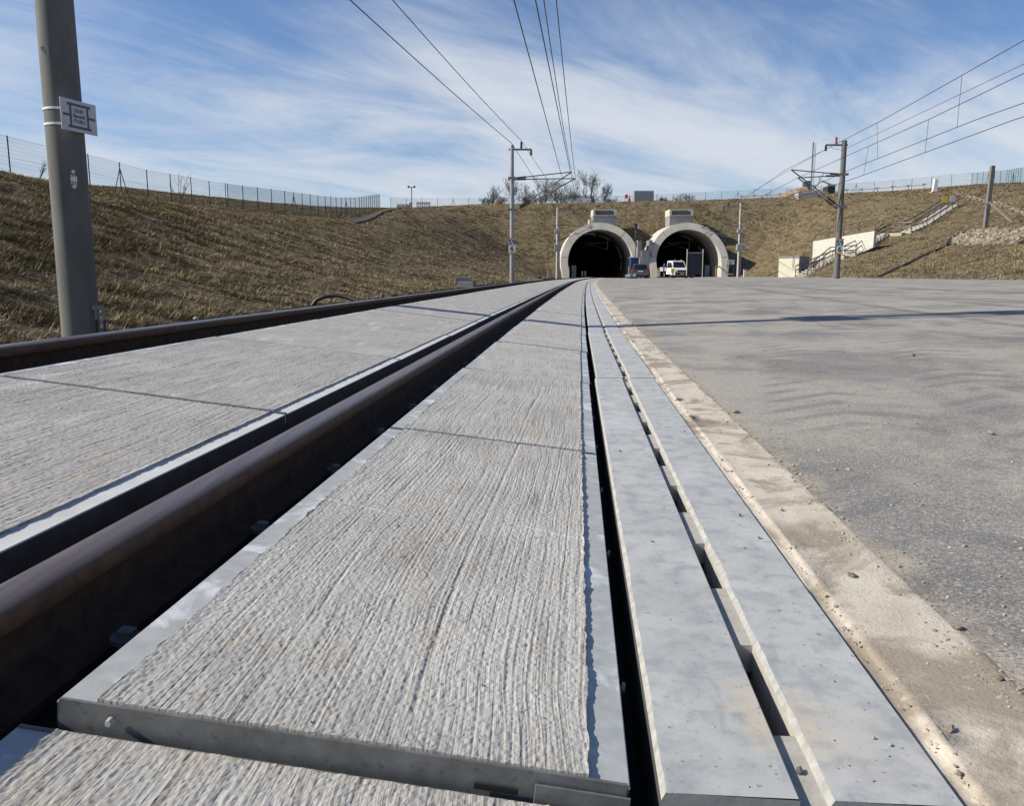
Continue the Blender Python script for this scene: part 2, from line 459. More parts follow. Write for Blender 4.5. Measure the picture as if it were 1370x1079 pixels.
def mast_fn(t, b, ob, uv, pos):
    n = t.noise(t.mapping(ob, scale=(1, 1, .25)), 6, 6, .6); n2 = t.noise(ob, 60, 4, .65)
    c = t.mix(t.mapr(n, .3, .7), (.105, .11, .098), (.16, .163, .147))
    c = t.mix(t.mapr(n2, .58, .72, 0, .4), c, (.30, .29, .27))
    t.put(b, 'Base Color', c); t.put(b, 'Roughness', .85); t.put(b, 'Normal', t.bump(n2, .35, .002))
M_MAST = nmat('spun_concrete', mast_fn)
M_MASTS = noisy('grey_mast_steel', (.27, .28, .285), (.36, .37, .375), 5, .5, .5, .1)
M_WIRE = mat('dark_cable', (.035, .035, .038), .55, .3)
M_TUBE = mat('galvanised_tube', (.22, .23, .24), .5, .5)
M_INS = mat('brown_insulator', (.05, .02, .012), .3)
M_INSR = mat('red_insulator', (.42, .08, .05), .4)
def portal_fn(t, b, ob, uv, pos):
    n = t.noise(pos, .7, 6, .6); n2 = t.noise(pos, 5, 6, .65)
    c = t.mix(t.mapr(n, .3, .7), (.45, .425, .36), (.58, .55, .47))
    c = t.mix(t.mapr(n2, .6, .75, 0, .3), c, (.36, .34, .29))
    c = t.mix(t.mapr(t.noise(t.mapping(pos, scale=(2.2, 2.2, .22)), 1.0, 5, .65), .55, .7, 0, .55), c, (.30, .285, .25))
    t.put(b, 'Base Color', c); t.put(b, 'Roughness', .88)
    t.put(b, 'Normal', t.bump(n2, .3, .02))
M_PORTAL = nmat('pale_portal_concrete', portal_fn)
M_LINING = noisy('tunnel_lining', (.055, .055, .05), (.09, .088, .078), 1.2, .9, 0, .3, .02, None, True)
M_CONC = noisy('grey_shuttered_concrete', (.20, .205, .20), (.28, .28, .27), 1.5, .88, 0, .3, .01, None, True)
M_CREAM = noisy('cream_render', (.62, .57, .43), (.70, .65, .51), 2, .9, 0, .15, .003, None, True)
M_WHITEW = noisy('white_render', (.48, .46, .40), (.58, .555, .49), 2, .9, 0, .15, .003, None, True)
M_STEP = noisy('stair_concrete', (.32, .30, .26), (.42, .395, .345), 3, .9, 0, .3, .005, None, True)
M_HAND = mat('handrail_steel', (.10, .10, .097), .5, .5)
M_BLACK = mat('black_rubber', (.012, .012, .013), .5)
M_BLUE = noisy('deep_blue_paint', (.015, .03, .12), (.022, .04, .16), 3, .5, 0, .05)
M_BOARDD = noisy('dark_navy_board', (.006, .009, .022), (.010, .014, .032), 3, .6, 0, .05)
M_WHITE = mat('white_paint', (.78, .78, .76), .4)
M_PLATE = noisy('white_sign_plate', (.50, .50, .54), (.60, .60, .64), 8, .5, 0, .05)
M_GREYT = mat('grey_sign_print', (.10, .11, .12), .6)
M_BLKT = mat('black_sign_print', (.01, .01, .011), .6)
M_ORANGE = mat('orange_sign_print', (.75, .22, .03), .5)
M_RED = mat('signal_red_paint', (.62, .035, .02), .45)
M_SILVER = mat('silver_car_paint', (.13, .135, .15), .3, .6)
M_GLASS = mat('dark_glass', (.012, .015, .018), .08)
M_TYRE = mat('tyre', (.015, .015, .015), .85)
M_HUB = mat('wheel_steel', (.3, .3, .31), .4, .6)
M_TAIL = mat('tail_lamp_red', (.45, .02, .015), .25)
M_LAMPG = mat('lamp_glass', (.75, .76, .78), .15)
M_PLAST = mat('dark_plastic', (.03, .03, .032), .6)
M_YEL = mat('yellow_paint', (.70, .50, .05), .5)
M_GREYB = noisy('grey_cabinet_paint', (.26, .28, .29), (.33, .35, .36), 3, .6, 0, .05)
M_GREYB2 = noisy('opening_shade_grey', (.07, .08, .09), (.11, .12, .13), 3, .7)
M_WOOD = noisy('weathered_timber', (.13, .12, .11), (.21, .195, .175), 10, .9, 0, .5, .006)
M_WOODL = noisy('bleached_timber', (.42, .38, .31), (.56, .52, .45), 8, .9, 0, .4, .006)
M_STONE = noisy('limestone_rubble', (.14, .115, .08), (.40, .34, .26), 1.5, .95, 0, .6, .03, None, True)
M_PEB = noisy('pale_pebble', (.22, .19, .15), (.50, .44, .35), 45, .95, 0, .4, .002, None, True)
M_SPOIL = noisy('heaped_subsoil', (.17, .12, .065), (.36, .27, .17), .9, 1, 0, 1, .1, None, True)
M_BARK = noisy('bare_bark', (.07, .062, .052), (.12, .105, .085), 2, .95, 0, .3)
M_GREEN = mat('dark_green_post', (.018, .032, .028), .55, .2)

def mesh_wire_fn(density):
    m = bpy.data.materials.new('wire_mesh'); m.use_nodes = True
    t = NT(m.node_tree); nt = m.node_tree
    b = nt.nodes['Principled BSDF']
    b.inputs['Base Color'].default_value = (.035, .09, .08, 1); b.inputs['Roughness'].default_value = .5
    uv = t.n('ShaderNodeTexCoord').outputs['UV']
    x, y, z = t.sep(uv)
    fx = t.math('FRACT', t.math('MULTIPLY', x, 1 / .05)); fy = t.math('FRACT', t.math('MULTIPLY', y, 1 / .2))
    a = t.math('MAXIMUM', t.math('LESS_THAN', fx, density), t.math('LESS_THAN', fy, .025))
    tr = t.n('ShaderNodeBsdfTransparent'); mx = t.n('ShaderNodeMixShader')
    t.put(mx, 0, a); nt.links.new(tr.outputs[0], mx.inputs[1]); nt.links.new(b.outputs[0], mx.inputs[2])
    nt.links.new(mx.outputs[0], nt.nodes['Material Output'].inputs[0])
    return m
M_MESH = mesh_wire_fn(.15)
M_MESHD = mesh_wire_fn(.34)

# ------------------------------------------------------------------ alignment of the track
OA, OB, OC1, OC2, OD, OE = .072, .106, .268, .302, .456, .647
OP, OR_, OL, OMR, OML = -.658, -.87, -2.367, -1.027, -2.136
def sm(a, b, x):
    t = min(1, max(0, (x - a) / (b - a))); return t * t * (3 - 2 * t)
def XC(Y):
    e = max(0, Y - 50)
    return .079 * Y + .2484e-3 * Y * Y - .1192e-5 * Y ** 3 + .00068 * e * e
def HD(Y): return (XC(Y + .5) - XC(Y - .5))
def KP(Y): return .1157 * (1 - .75 * sm(30, 90, Y))
def ZT(Y): return .10 * sm(35, 95, Y)
def tp(s, off, dz=0.0):
    """point at station s, lateral offset off, dz above the panel surface"""
    h = .079 if s < 8 else HD(s)
    Y = s - h * off
    X = XC(Y) + off
    if off < OA: z = KP(s) * (OA - off)
    else: z = 0.0048 * (min(off, OD) - OA)
    return Vector((X, Y, z + ZT(s) + dz))
def zas(X, Y):
    o = max(0, X - XC(Y) - OD)
    return ZT(Y) * math.exp(-o / 1.5) + .42 * (1 - .25 * sm(50, 100, Y)) * (1 - math.exp(-.0384 * o / .42))
def tmat(s, off, dz=0.0, cant=True):
    p = tp(s, off, dz)
    k = math.atan(KP(s)) if cant else 0
    g = math.atan(ZT(s + 1) - ZT(s - 1)) / 2
    return Matrix.Translation(p) @ Matrix.Rotation(-math.atan(HD(s)) if s >= 8 else -math.atan(.079), 4, 'Z') @ Matrix.Rotation(k, 4, 'Y') @ Matrix.Rotation(g, 4, 'X')

def stations(a, b):
    s = [a]
    while s[-1] < b: s.append(s[-1] + max(.35, abs(s[-1]) * .035))
    return s
def sweep(name, prof, s0, s1, mat_, parent=None, closed=True, smooth=True, kind=None):
    """prof: list of (off, dz) swept along the track"""
    mb = MB(); st = stations(s0, s1); n = len(prof)
    offc = sum(p[0] for p in prof) / n
    for s in st:
        base = tp(s, offc); k = KP(s) if offc < OA else 0
        for (o, dz) in prof:
            q = tp(s, offc)
            q = q + Vector((1, -HD(s) if s >= 8 else -.079, -k)) * (o - offc) + Vector((k, 0, 1)) * dz
            mb.v.append(tuple(q))
    for i in range(len(st) - 1):
        for j in range(n if closed else n - 1):
            j2 = (j + 1) % n
            mb.f.append((i * n + j, i * n + j2, (i + 1) * n + j2, (i + 1) * n + j))
    if closed:
        mb.f.append(tuple(range(n))); mb.f.append(tuple((len(st) - 1) * n + k for k in reversed(range(n))))
    o = mb.build(name, mat_, parent, smooth=smooth)
    if kind: o['kind'] = kind
    return o

# ------------------------------------------------------------------ terrain
def cr(P, n):
    P = [Vector(p) for p in P]; out = []
    for i in range(len(P) - 1):
        p0 = P[max(0, i - 1)]; p1 = P[i]; p2 = P[i + 1]; p3 = P[min(len(P) - 1, i + 2)]
        for k in range(n[i]):
            t = k / n[i]
            out.append(.5 * ((2 * p1) + (p2 - p0) * t + (2 * p0 - 5 * p1 + 4 * p2 - p3) * t * t + (3 * p1 - p0 - 3 * p2 + p3) * t ** 3))
    out.append(P[-1]); return out
SEC = [  # foot, crest, far
 ((-7.6, -30, -.35), (-24, -32, 5.2), (-60, -40, 9)),
 ((-7.2, -8, -.35), (-23.5, -8, 5.2), (-60, -8, 9)),
 ((-6.9, 12, -.35), (-23.2, 20, 5.2), (-52, 25, 8.6)),
 ((-5.2, 32, -.3), (-23.2, 42, 5.3), (-46, 55, 8.2)),
 ((-3.0, 52, -.2), (-23.2, 58, 5.55), (-43, 75, 9.0)),
 ((-.4, 70, -.1), (-19.8, 78, 6.0), (-42, 105, 10.6)),
 ((2.2, 88, 0), (-16.5, 95, 7.0), (-40, 140, 12.2)),
 ((4.0, 100, .05), (-15.0, 112, 9.3), (-32, 158, 12.9)),
 ((5.6, 107, .1), (-9.0, 121, 10.45), (-16, 165, 12.9)),
 ((11.5, 109, .15), (5, 122, 10.9), (3, 170, 13.1)),
 ((17, 109, .2), (17, 122.5, 11.25), (20, 170, 13.4)),
 ((23, 109, .2), (30, 122, 11.5), (40, 165, 13.9)),
 ((29, 107.5, .2), (41, 121, 11.8), (62, 158, 14.7)),
 ((30.5, 99, .2), (49, 117, 12.05), (78, 148, 15.4)),
 ((28.6, 84, .2), (57, 110, 12.15), (90, 136, 15.2)),
 ((26.5, 72, .2), (66, 100, 12.0), (105, 115, 14.2)),
 ((23.2, 54, .22), (66, 66, 11.2), (105, 75, 13)),
 ((22.0, 35, .25), (62, 40, 10.5), (100, 42, 12.5)),
 ((21.5, 12, .25), (60, 12, 9.8), (98, 12, 11)),
 ((21.5, -30, .25), (60, -30, 9.8), (98, -30, 11)),
]
NS = [6, 8, 10, 10, 10, 12, 14, 14, 18, 18, 18, 18, 18, 18, 14, 14, 12, 8, 8]
Fp = cr([s[0] for s in SEC], NS); Cp = cr([s[1] for s in SEC], NS); Op = cr([s[2] for s in SEC], NS)
NV1, NV2 = 56, 12
rows = []
for f, c, o in zip(Fp, Cp, Op):
    row = []
    dv = (c - f); dh = Vector((dv.x, dv.y, 0))
    dirn = dh.normalized()
    for j in range(NV1):
        t = j / NV1
        g = t + .045 * math.sin(2 * math.pi * t) * -1 * .6
        if t > .8: g = g - (t - .8) ** 2 * .6
        p = f + dh * t; z = f.z + (c.z - f.z) * g
        row.append((p.x, p.y, z))
    zc = row[-1][2]
    for j in range(NV2 + 1):
        t = j / NV2
        p = c.lerp(o, t); z = (c.z - .024 * (c.z - f.z)) * (1 - t) + o.z * t
        row.append((p.x, p.y, z))
    out = Vector((o.x, o.y - 40, 0)).normalized()
    for dist, zz in ((60, -1.5), (400, -6), (2500, -30)):
        row.append((o.x + out.x * dist, o.y + out.y * dist, o.z + zz))
    rows.append(row)
T = np.array(rows)
nx = fbm(T[..., 0] * .12, T[..., 1] * .12, 5, 4) - .5; nf = fbm(T[..., 0] * .7, T[..., 1] * .7, 9, 3) - .45
wgt = np.clip(np.arange(T.shape[1]) / 6, 0, 1)[None, :]
far = (np.arange(T.shape[1]) < NV1 + NV2 + 1)[None, :]
T[..., 2] += (nx * .55 + nf * .16) * wgt * far
idx = np.arange(T.shape[0] * T.shape[1]).reshape(T.shape[:2])
quads = np.stack([idx[:-1, :-1], idx[:-1, 1:], idx[1:, 1:], idx[1:, :-1]], -1).reshape(-1, 4)
V = T.reshape(-1, 3)
# open the slope where the two tubes enter it
PC = [(11.38, 2.1), (22.75, 2.1)]
cen = V[quads].mean(1)
keep = np.ones(len(quads), bool)
for (px_, pz_) in PC:
    keep &= ~((np.hypot(cen[:, 0] - px_, np.where(cen[:, 2] > pz_, cen[:, 2] - pz_, 0)) < 4.7) & (cen[:, 1] > 100) & (cen[:, 1] < 128))
quads = quads[keep]
bvh = BVHTree.FromPolygons([tuple(p) for p in V], [tuple(q) for q in quads])
me = bpy.data.meshes.new('embankment'); fast_mesh(me, V, quads[:, ::-1])
me.polygons.foreach_set('use_smooth', np.ones(len(quads), bool)); me.materials.append(M_SLOPE)
emb = link(bpy.data.objects.new('embankment', me)); emb['kind'] = 'structure'
def tz(x, y, d=0.0):
    h = bvh.ray_cast(Vector((x, y, 200)), Vector((0, 0, -1)))
    return h[0].z if h[0] is not None else d
def hit(px, py):
    h = bvh.ray_cast(Vector((0, 0, H)), ray(px, py).normalized())
    return h[0]

g = MB(); g.add([(-60, -60, -.36), (60, -60, -.36), (60, 115, -.36), (-60, 115, -.36)], [(0, 1, 2, 3)])
g.build('ground', M_SLOPE)['kind'] = 'structure'
# far sheet out to the horizon
g = MB(); g.add([(-6000, -6000, -25), (6000, -6000, -25), (6000, 6000, -25), (-6000, 6000, -25)], [(0, 1, 2, 3)])
g.build('far_ground', M_SLOPE)['kind'] = 'structure'

# asphalt yard
ys = stations(-4, 112.0)
us = [0, .08, .16, .3, .5, .8, 1.2, 1.8, 2.5, 3.5, 5, 7, 9, 12, 15, 18, 21, 24, 28]
Vg = np.zeros((len(ys), len(us), 3)); 
for i, y in enumerate(ys):
    for j, u in enumerate(us):
        x = XC(y) + OE + u * (1 if y < 60 else 1)
        Vg[i, j] = (x, y, zas(x, y))
uva = np.zeros((len(ys), len(us), 2)); uva[..., 0] = np.array(us)[None, :]; uva[..., 1] = np.array(ys)[:, None]
o = grid_obj('asphalt_yard', Vg, M_ASPH, uv=uva); o['kind'] = 'structure'; tag(o, 'dusty grey asphalt yard with tyre marks right of the drain')
# sandy concrete strip and mortar joint
def cross(name, prof, s0, s1, mat_, rnd=0.0, seed=0, ds=None):
    st = stations(s0, s1) if ds is None else None
    if ds is not None:
        st = list(np.arange(s0, 12, ds)); st += stations(12, s1)
    n = len(prof); Vv = np.zeros((len(st), n, 3))
    for i, s in enumerate(st):
        for j, (o_, z_) in enumerate(prof):
            oo = o_
            if rnd and 0 < j: oo += rnd * (fbm(s * 5.0, j * 3.3, seed) - .47) * 2
            q = tp(s, oo); q.z = z_ + ZT(s) + (zas(q.x, q.y) - ZT(s) if o_ > OD + .03 else .0018)
            if s < 10 and 0 < j: q.z += .0035 * (fbm(s * 14., j * 5.5 + o_ * 20, seed + 4) - .47)
            Vv[i, j] = q
    o = grid_obj(name, Vv, mat_); o['kind'] = 'structure'
    return o
cross('concrete_strip', [(OD - .004, -.02), (OD + .001, -.006), (OD + .012, -.007), (OD + .024, -.007), (OD + .03, -.003), (OD + .036, .0015), (OD + .042, .0005), (OD + .08, .001), (OD + .12, .001), (OD + .16, .001), (OE - .01, .0015), (OE + .004, .0018), (OE + .012, .0012), (OE + .022, -.004)], -2, 108, M_STRIP, .009, 2, ds=.02)

# ------------------------------------------------------------------ track bed, sleepers, rails
sweep('track_bed', [(-4.2, -.42), (-3.4, -.26), (-2.0, -.24), (-1.0, -.24), (.02, -.24), (.03, -.3)], -3, 108, M_BED, closed=False, kind='structure')
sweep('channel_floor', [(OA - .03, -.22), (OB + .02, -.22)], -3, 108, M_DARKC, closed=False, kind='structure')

ZR = .0495
RP = [(-.036, -.014), (-.034, -.006), (-.026, -.0015), (-.012, 0), (.012, 0), (.026, -.0015), (.034, -.006), (.036, -.014), (.036, -.036), (.030, -.045), (.012, -.052),
      (.009, -.065), (.009, -.125), (.014, -.142), (.035, -.152), (.062, -.158), (.062, -.172), (-.062, -.172), (-.062, -.158), (-.035, -.152), (-.014, -.142), (-.009, -.125), (-.009, -.065), (-.012, -.052), (-.030, -.045), (-.036, -.036)]
for nm, off in (('left', OL + .036), ('right', OR_ + .036)):
    o = sweep('rail', [(off + x, ZR + z) for x, z in RP], -3, 150, M_RAIL)
    o.data.materials.append(M_RAILW)
    npf = len(RP)
    for i_, f_ in enumerate(o.data.polygons): f_.material_index = 0 if (i_ % npf) <= 7 else 1
    lab = {'left': 'rusty steel rail nearest the grass slope on the left', 'right': 'rusty steel rail between the wide and the narrow concrete panels'}[nm]
    tag(o, lab, 'rail', 'rails of the near track')

def sleeper():
    r = empty('sleeper', label='x', cat='sleeper')
    mb = MB(); mb.prism([(-1.15, -.12), (1.15, -.12), (1.15, 0), (1.1, .03), (-1.1, .03), (-1.15, 0)], 'y', -.13, .13)
    mb.build('sleeper_body', M_DARKC, r)
    c = (OL + OR_) / 2 + .036
    for side in (-1, 1):
        for inn in (-1, 1):
            x = side * .7535 + inn * .060
            b = MB()
            b.box(x - .0125, x + .0125, -.0125, .0125, .118, .150, bev=.002)
            b.tube([(x, 0, .128), (x, 0, .136)], .026, 12); b.tube([(x, 0, .02), (x, 0, .13)], .012, 8)
            b.build('screw', M_GALV_D, r)
            k = MB(); pts = []
            for a in range(13):
                th = math.pi * a / 12
                pts.append((x - inn * .045 * math.cos(th) * 1.0, -.052 * math.cos(th * 1.0) * (1 if a % 2 else 1), .085 + .02 * math.sin(th * 2)))
            for sg in (-1, 1):
                pts2 = [(x - inn * .05, sg * .022, .075), (x - inn * .02, sg * .05, .09), (x + inn * .015, sg * .062, .098), (x + inn * .04, sg * .045, .09), (x + inn * .035, sg * .02, .105), (x, sg * .018, .118)]
                k.tube(pts2, .0075, 8)
            k.build('spring_clip', M_RUST, r, smooth=True)
    return r
sl0 = sleeper()
oc = (OL + OR_) / 2 + .036
words = ['nearest', 'second', 'third', 'fourth', 'fifth', 'sixth', 'seventh', 'eighth', 'ninth', 'tenth']
for i in range(30):
    s = .65 + .606 * i
    o = sl0 if i == 0 else copy_tree(sl0)
    o.matrix_world = tmat(s, oc, -.10 - .125 + .0 )
    o['group'] = 'sleepers seen in the gap beside the rail'
    if i == 0: o['label'] = 'dark sleeper under the rails nearest the camera, left of the lowered panel'
    elif i < 8: o['label'] = 'sleeper with the %s pale square screw head from the camera' % words[i - 1]
    else: o['label'] = 'distant dark sleeper farther along the gap beside the right rail'

# ------------------------------------------------------------------ crossing panels
def panel(wd, L, seed, mat_, dx=.0, dyy=.0, hi=True, endplate=True):
    fl = .052
    r = empty('precast_element')
    nx_ = max(4, int((wd - 2 * fl) / (dx or .2))); ny_ = max(6, int(L / (dyy or .3)))
    x = np.linspace(-wd / 2 + fl, wd / 2 - fl, nx_ + 1); y = np.linspace(-L / 2 + .004, L / 2 - .004, ny_ + 1)
    X, Y = np.meshgrid(x, y, indexing='ij')
    Z = np.full_like(X, .006)
    if hi:
        wv = X + .012 * np.sin(Y * 2.3 + seed) + .045 * (fbm(X * 1.2, Y * .8, seed) - .5) + .0010 * (fbm(X * 7, Y * 4, seed + 2) - .5)
        s1 = vnoise(wv * 215, Y * 1.6, seed + 5); s2 = vnoise(wv * 80, Y * 1.1, seed + 8); s1 = -np.clip(.42 - s1, 0, 1) * 2.2 + .5; s2 = -np.clip(.36 - s2, 0, 1) * 2.2 + .5
        Z = Z + .0011 * (s1 - .5) + .0006 * (s2 - .5) + .0033 * (fbm(X * 170, Y * 140, seed + 1, 3) - .5) + .003 * (fbm(X * 6, Y * 6, seed + 3, 3) - .5)
        # a shallow worn groove or two
        for gx, gw, gd in ((.12 * wd, .004, .0016), (-.17 * wd, .003, .0014)):
            Z -= gd * np.exp(-((wv - gx) / gw) ** 2) * (vnoise(Y * 3, Y * 0, seed + int(gx * 90)) > .35)
        # faint cross crack at mid length
        Z -= .0035 * np.exp(-((Y - .02 * np.sin(X * 14) - .02 * (fbm(X * 12, X * 0, seed) - .5)) / .0035) ** 2) * (vnoise(X * 9, X * 0, seed + 4) > .42)
        # ragged lips left and right
        e = fbm(Y * 42, Y * 0 + seed, seed + 6, 4) - .47; e2 = fbm(Y * 48, Y * 0 + 5 + seed, seed + 7, 4) - .47
        k = np.exp(-(X - x[0]) / .012); X = X + k * e * .009
        k2 = np.exp(-(x[-1] - X) / .012); X = X + k2 * e2 * .009
    Vv = np.stack([X, Y, Z], -1)
    if hi:
        Z = Z + .0035 * (np.exp(-(X - x[0]) / .007) + np.exp(-(x[-1] - X) / .007) + .8 * np.exp(-(Y - y[0]) / .010)) * fbm(X * 60, Y * 30, seed + 12, 3)
        Vv = np.stack([X, Y, Z], -1)
    # skirt
    def skirt(Vv):
        a = Vv[:1].copy(); a[..., 2] = -.03; b = Vv[-1:].copy(); b[..., 2] = -.03
        Vv = np.concatenate([a, Vv, b], 0)
        a = Vv[:, :1].copy(); a[..., 2] = -.05; b = Vv[:, -1:].copy(); b[..., 2] = -.05
        return np.concatenate([a, Vv, b], 1)
    Vs = skirt(Vv); uv = Vs[..., :2].copy(); uv[..., 1] += Vs[..., 2]; 
    grid_obj('concrete_slab', Vs, mat_, r, uv=uv[..., :2] + seed * 3.7, smooth=False)
    for sgn in (-1, 1):
        f = MB(); a = sgn * wd / 2; b = sgn * (wd / 2 - fl - .012)
        th = .003
        poly = [(a, -.0012), (a - sgn * .0015, 0), (b, 0), (b, -th), (a, -th)]
        f.prism(poly, 'y', -L / 2, L / 2)
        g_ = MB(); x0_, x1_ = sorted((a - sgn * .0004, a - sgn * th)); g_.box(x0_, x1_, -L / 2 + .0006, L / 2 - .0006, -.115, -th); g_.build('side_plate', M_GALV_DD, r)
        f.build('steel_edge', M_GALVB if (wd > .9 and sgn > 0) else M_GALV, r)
    if endplate:
        for sgn in (-1, 1):
            f = MB(); yy = sgn * L / 2
            f.box(-wd / 2 + .0035, wd / 2 - .0035, min(yy - sgn * .004, yy + sgn * .001), max(yy - sgn * .004, yy + sgn * .001), -.060, .003)
            f.build('end_plate', M_GALV_D, r)
    return r
def panel_bolts(r, wd, L, corner=False):
    for yy in (-L * .32, L * .0 + .05, L * .34):
        b = MB(); x = wd / 2
        b.tube([(x, yy, -.045), (x + .013, yy, -.045)], .004, 8); b.tube([(x + .013, yy, -.045), (x + .018, yy, -.045)], .009, 6)
        b.build('side_bolt', M_GALV, r)
    if corner:
        b = MB(); b.box(wd / 2 - .115, wd / 2 + .0018, -L / 2 - .0045, -L / 2 - .0011, -.072, -.010, bev=.001)
        b.tube([(wd / 2 - .06, -L / 2 - .001, -.045), (wd / 2 - .06, -L / 2 - .011, -.045)], [.007, .005], 10)
        b.build('corner_bracket', M_GALV_D, r)
        b = MB(); b.tube([(-wd / 2 + .075, -L / 2 - .001, -.014), (-wd / 2 + .075, -L / 2 - .010, -.014)], [.0052, .004], 10)
        b.build('rivet', M_GALV, r)
        b = MB(); b.box(wd / 2 - .19, wd / 2 - .135, -L / 2 - .0018, -L / 2 - .0008, -.030, -.022, bev=.0004); b.build('slot_mark', M_BLACK, r)

PL = 1.88
WO = OA - OP; cO = (OA + OP) / 2
WM = OMR - OML; cM = (OMR + OML) / 2
S0 = .92
outer_lab = {-1: 'lowered ribbed concrete panel in the bottom left foreground, set below its neighbour',
 0: 'large ribbed concrete panel in the foreground with galvanised edges and bracketed front corner',
 1: 'second raised ribbed concrete panel of the narrow row right of the rails',
 2: 'third ribbed concrete panel of the narrow row right of the rails'}
mid_lab = {-1: 'dusty wide concrete panel between the rails, cut off by the left picture edge',
 0: 'dusty wide concrete panel between the rails, with pale scuffs, before the first broken joint',
 1: 'dusty wide concrete panel between the rails just past the crumbling joint',
 2: 'third dusty wide concrete panel between the rails from the camera'}
lowO = panel(WO, PL, 11, M_PANEL, hi=False); panel_bolts(lowO, WO, PL)
lowM = panel(WM, PL, 12, M_PANEL_MID, hi=False)
for k in range(-1, 56):
    s = S0 + PL * (k + .5)
    if k == -1: o = panel(WO, PL - .006, 1, M_PANEL, .0020, .0048); panel_bolts(o, WO, PL)
    elif k == 0: o = panel(WO, PL - .006, 2, M_PANEL, .0018, .0042); panel_bolts(o, WO, PL, True)
    elif k == 1: o = panel(WO, PL - .006, 3, M_PANEL, .0035, .008); panel_bolts(o, WO, PL)
    elif k == 2: o = lowO
    else: o = copy_tree(lowO)
    dz = -.006 if k >= 0 else -.041
    if k > 1: dz += .002 * math.sin(k * 2.3)
    m = tmat(s, cO - (.046 if k == -1 else 0) + (.003 * math.sin(k * 5.1) if k > 0 else 0), dz)
    if k == -1: m = m @ Matrix.Translation((0, 0, -.001 ))
    o.matrix_world = m
    o['category'] = 'concrete panel'; o['group'] = 'narrow ribbed panels right of the rails'
    o['label'] = outer_lab.get(k, 'distant ribbed panel in the narrow row right of the rails, beyond the third')
    if k == -1: o2 = panel(WM, PL - .006, 4, M_PANEL_MID, .008, .012)
    elif k == 0: o2 = panel(WM, PL - .006, 5, M_PANEL_MID, .0045, .008)
    elif k == 1: o2 = panel(WM, PL - .006, 6, M_PANEL_MID, .0055, .009)
    elif k == 2: o2 = lowM
    else: o2 = copy_tree(lowM)
    o2.matrix_world = tmat(s, cM + (.003 * math.sin(k * 3.1) if k > 0 else 0), -.006 + (.0015 * math.sin(k * 1.7)))
    o2['category'] = 'concrete panel'; o2['group'] = 'wide panels between the rails'
    o2['label'] = mid_lab.get(k, 'distant dusty panel in the wide row between the rails, beyond the third')

# ------------------------------------------------------------------ slot drain
DL = 4.0
def chip(y, seed, amp):
    return amp * (fbm(y * 16, y * 0 + seed, seed, 4) - .47) * 2
def drain_unit(seed, fine):
    r = empty('slot_drain')
    c = (OB + OD) / 2
    a, b1, b2, e = OB - c, OC1 - c, OC2 - c, OD - c
    L = DL - .008; y0, y1 = -L / 2, L / 2
    dep = -.16; rec = -.011
    def strip(xa, xb, edge_l, edge_r, nm, chipL):
        """one cover half with a chamfered left edge"""
        ny = int(L / (.012 if fine else .25))
        ys = np.linspace(y0, y1, ny + 1)
        ch = .0065
        lx = xa + ch + (chip(ys, seed + int(xa * 100), .0030) + .0022 * np.clip(fbm(ys * 4.3, ys * 0 + seed, seed + 9, 3) - .55, 0, 1) * 6 if fine else 0) + 0 * ys
        prof = [(np.full_like(ys, xa), dep), (np.full_like(ys, xa), -.010), (lx, 0.0)]
        xs2 = np.linspace(xa + .02, xb - .002, 4)
        cols = [np.stack([p[0], ys, np.full_like(ys, p[1])], -1) for p in prof]
        edge = cols[:3]; top = [cols[2]] + [np.stack([np.full_like(ys, q), ys, np.zeros_like(ys)], -1) for q in xs2] + [np.stack([np.full_like(ys, xb), ys, np.full_like(ys, -.002)], -1), np.stack([np.full_like(ys, xb), ys, np.full_like(ys, dep)], -1)]
        lip = np.stack(cols[1:3], 0)
        grid_obj('chipped_edge', lip.transpose(1, 0, 2)[:, :, :], M_LIP, r, smooth=False)
        Vt = np.stack(top, 1); grid_obj('cover', Vt, M_DRAIN, r, smooth=False)
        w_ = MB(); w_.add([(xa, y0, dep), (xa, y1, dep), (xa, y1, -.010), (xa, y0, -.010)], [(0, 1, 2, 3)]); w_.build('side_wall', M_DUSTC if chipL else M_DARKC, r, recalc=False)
        for yy in (y0, y1): f = MB(); f.add([(xa, yy, dep), (xb, yy, dep), (xb, yy, -.002), (xa + ch, yy, 0), (xa, yy, -.010)], [(0, 1, 2, 3, 4)]); f.build('end_face', M_CONC, r, recalc=False)
    strip(a, b1, 0, 0, 'l', False)
    strip(b2, e, 0, 0, 'r', True)
    br = MB(); n = int(round(L / .5333)); pitch = .536
    y = y0
    k = 0
    yy = y0 + .155
    segs = [(y0, yy)]
    while yy + .28 < y1:
        segs.append((yy + .28, min(yy + pitch, y1))); yy += pitch
    for (p, q) in segs:
        if q > p: br = MB(); br.box(b1 - .001, b2 + .001, p, q, -.06, rec); br.build('slot_bridge', M_DUSTC, r)
    return r
dl0 = drain_unit(1, True); dl1 = drain_unit(2, True); dl2 = drain_unit(3, False)
dlow = drain_unit(4, False)
drain_lab = {0: 'pale slotted drain element in the foreground with chipped edges and a sandy stain', 1: 'second slotted drain element from the camera, crossed by the mast shadow', -1: 'slotted drain element dropped below the near end of the row at the picture bottom'}
for k in range(-1, 26):
    o = dlow if k == -1 else dl0 if k == 0 else dl1 if k == 1 else dl2 if k == 2 else copy_tree(dl2)
    s = .90 + DL * (k + .5)
    o.matrix_world = tmat(s, (OB + OD) / 2, .0 if k >= 0 else -.05, cant=False)
    tag(o, drain_lab.get(k, 'distant slotted drain element of the row, beyond the shadow of the mast'), 'drain', 'slot drain elements beside the asphalt')

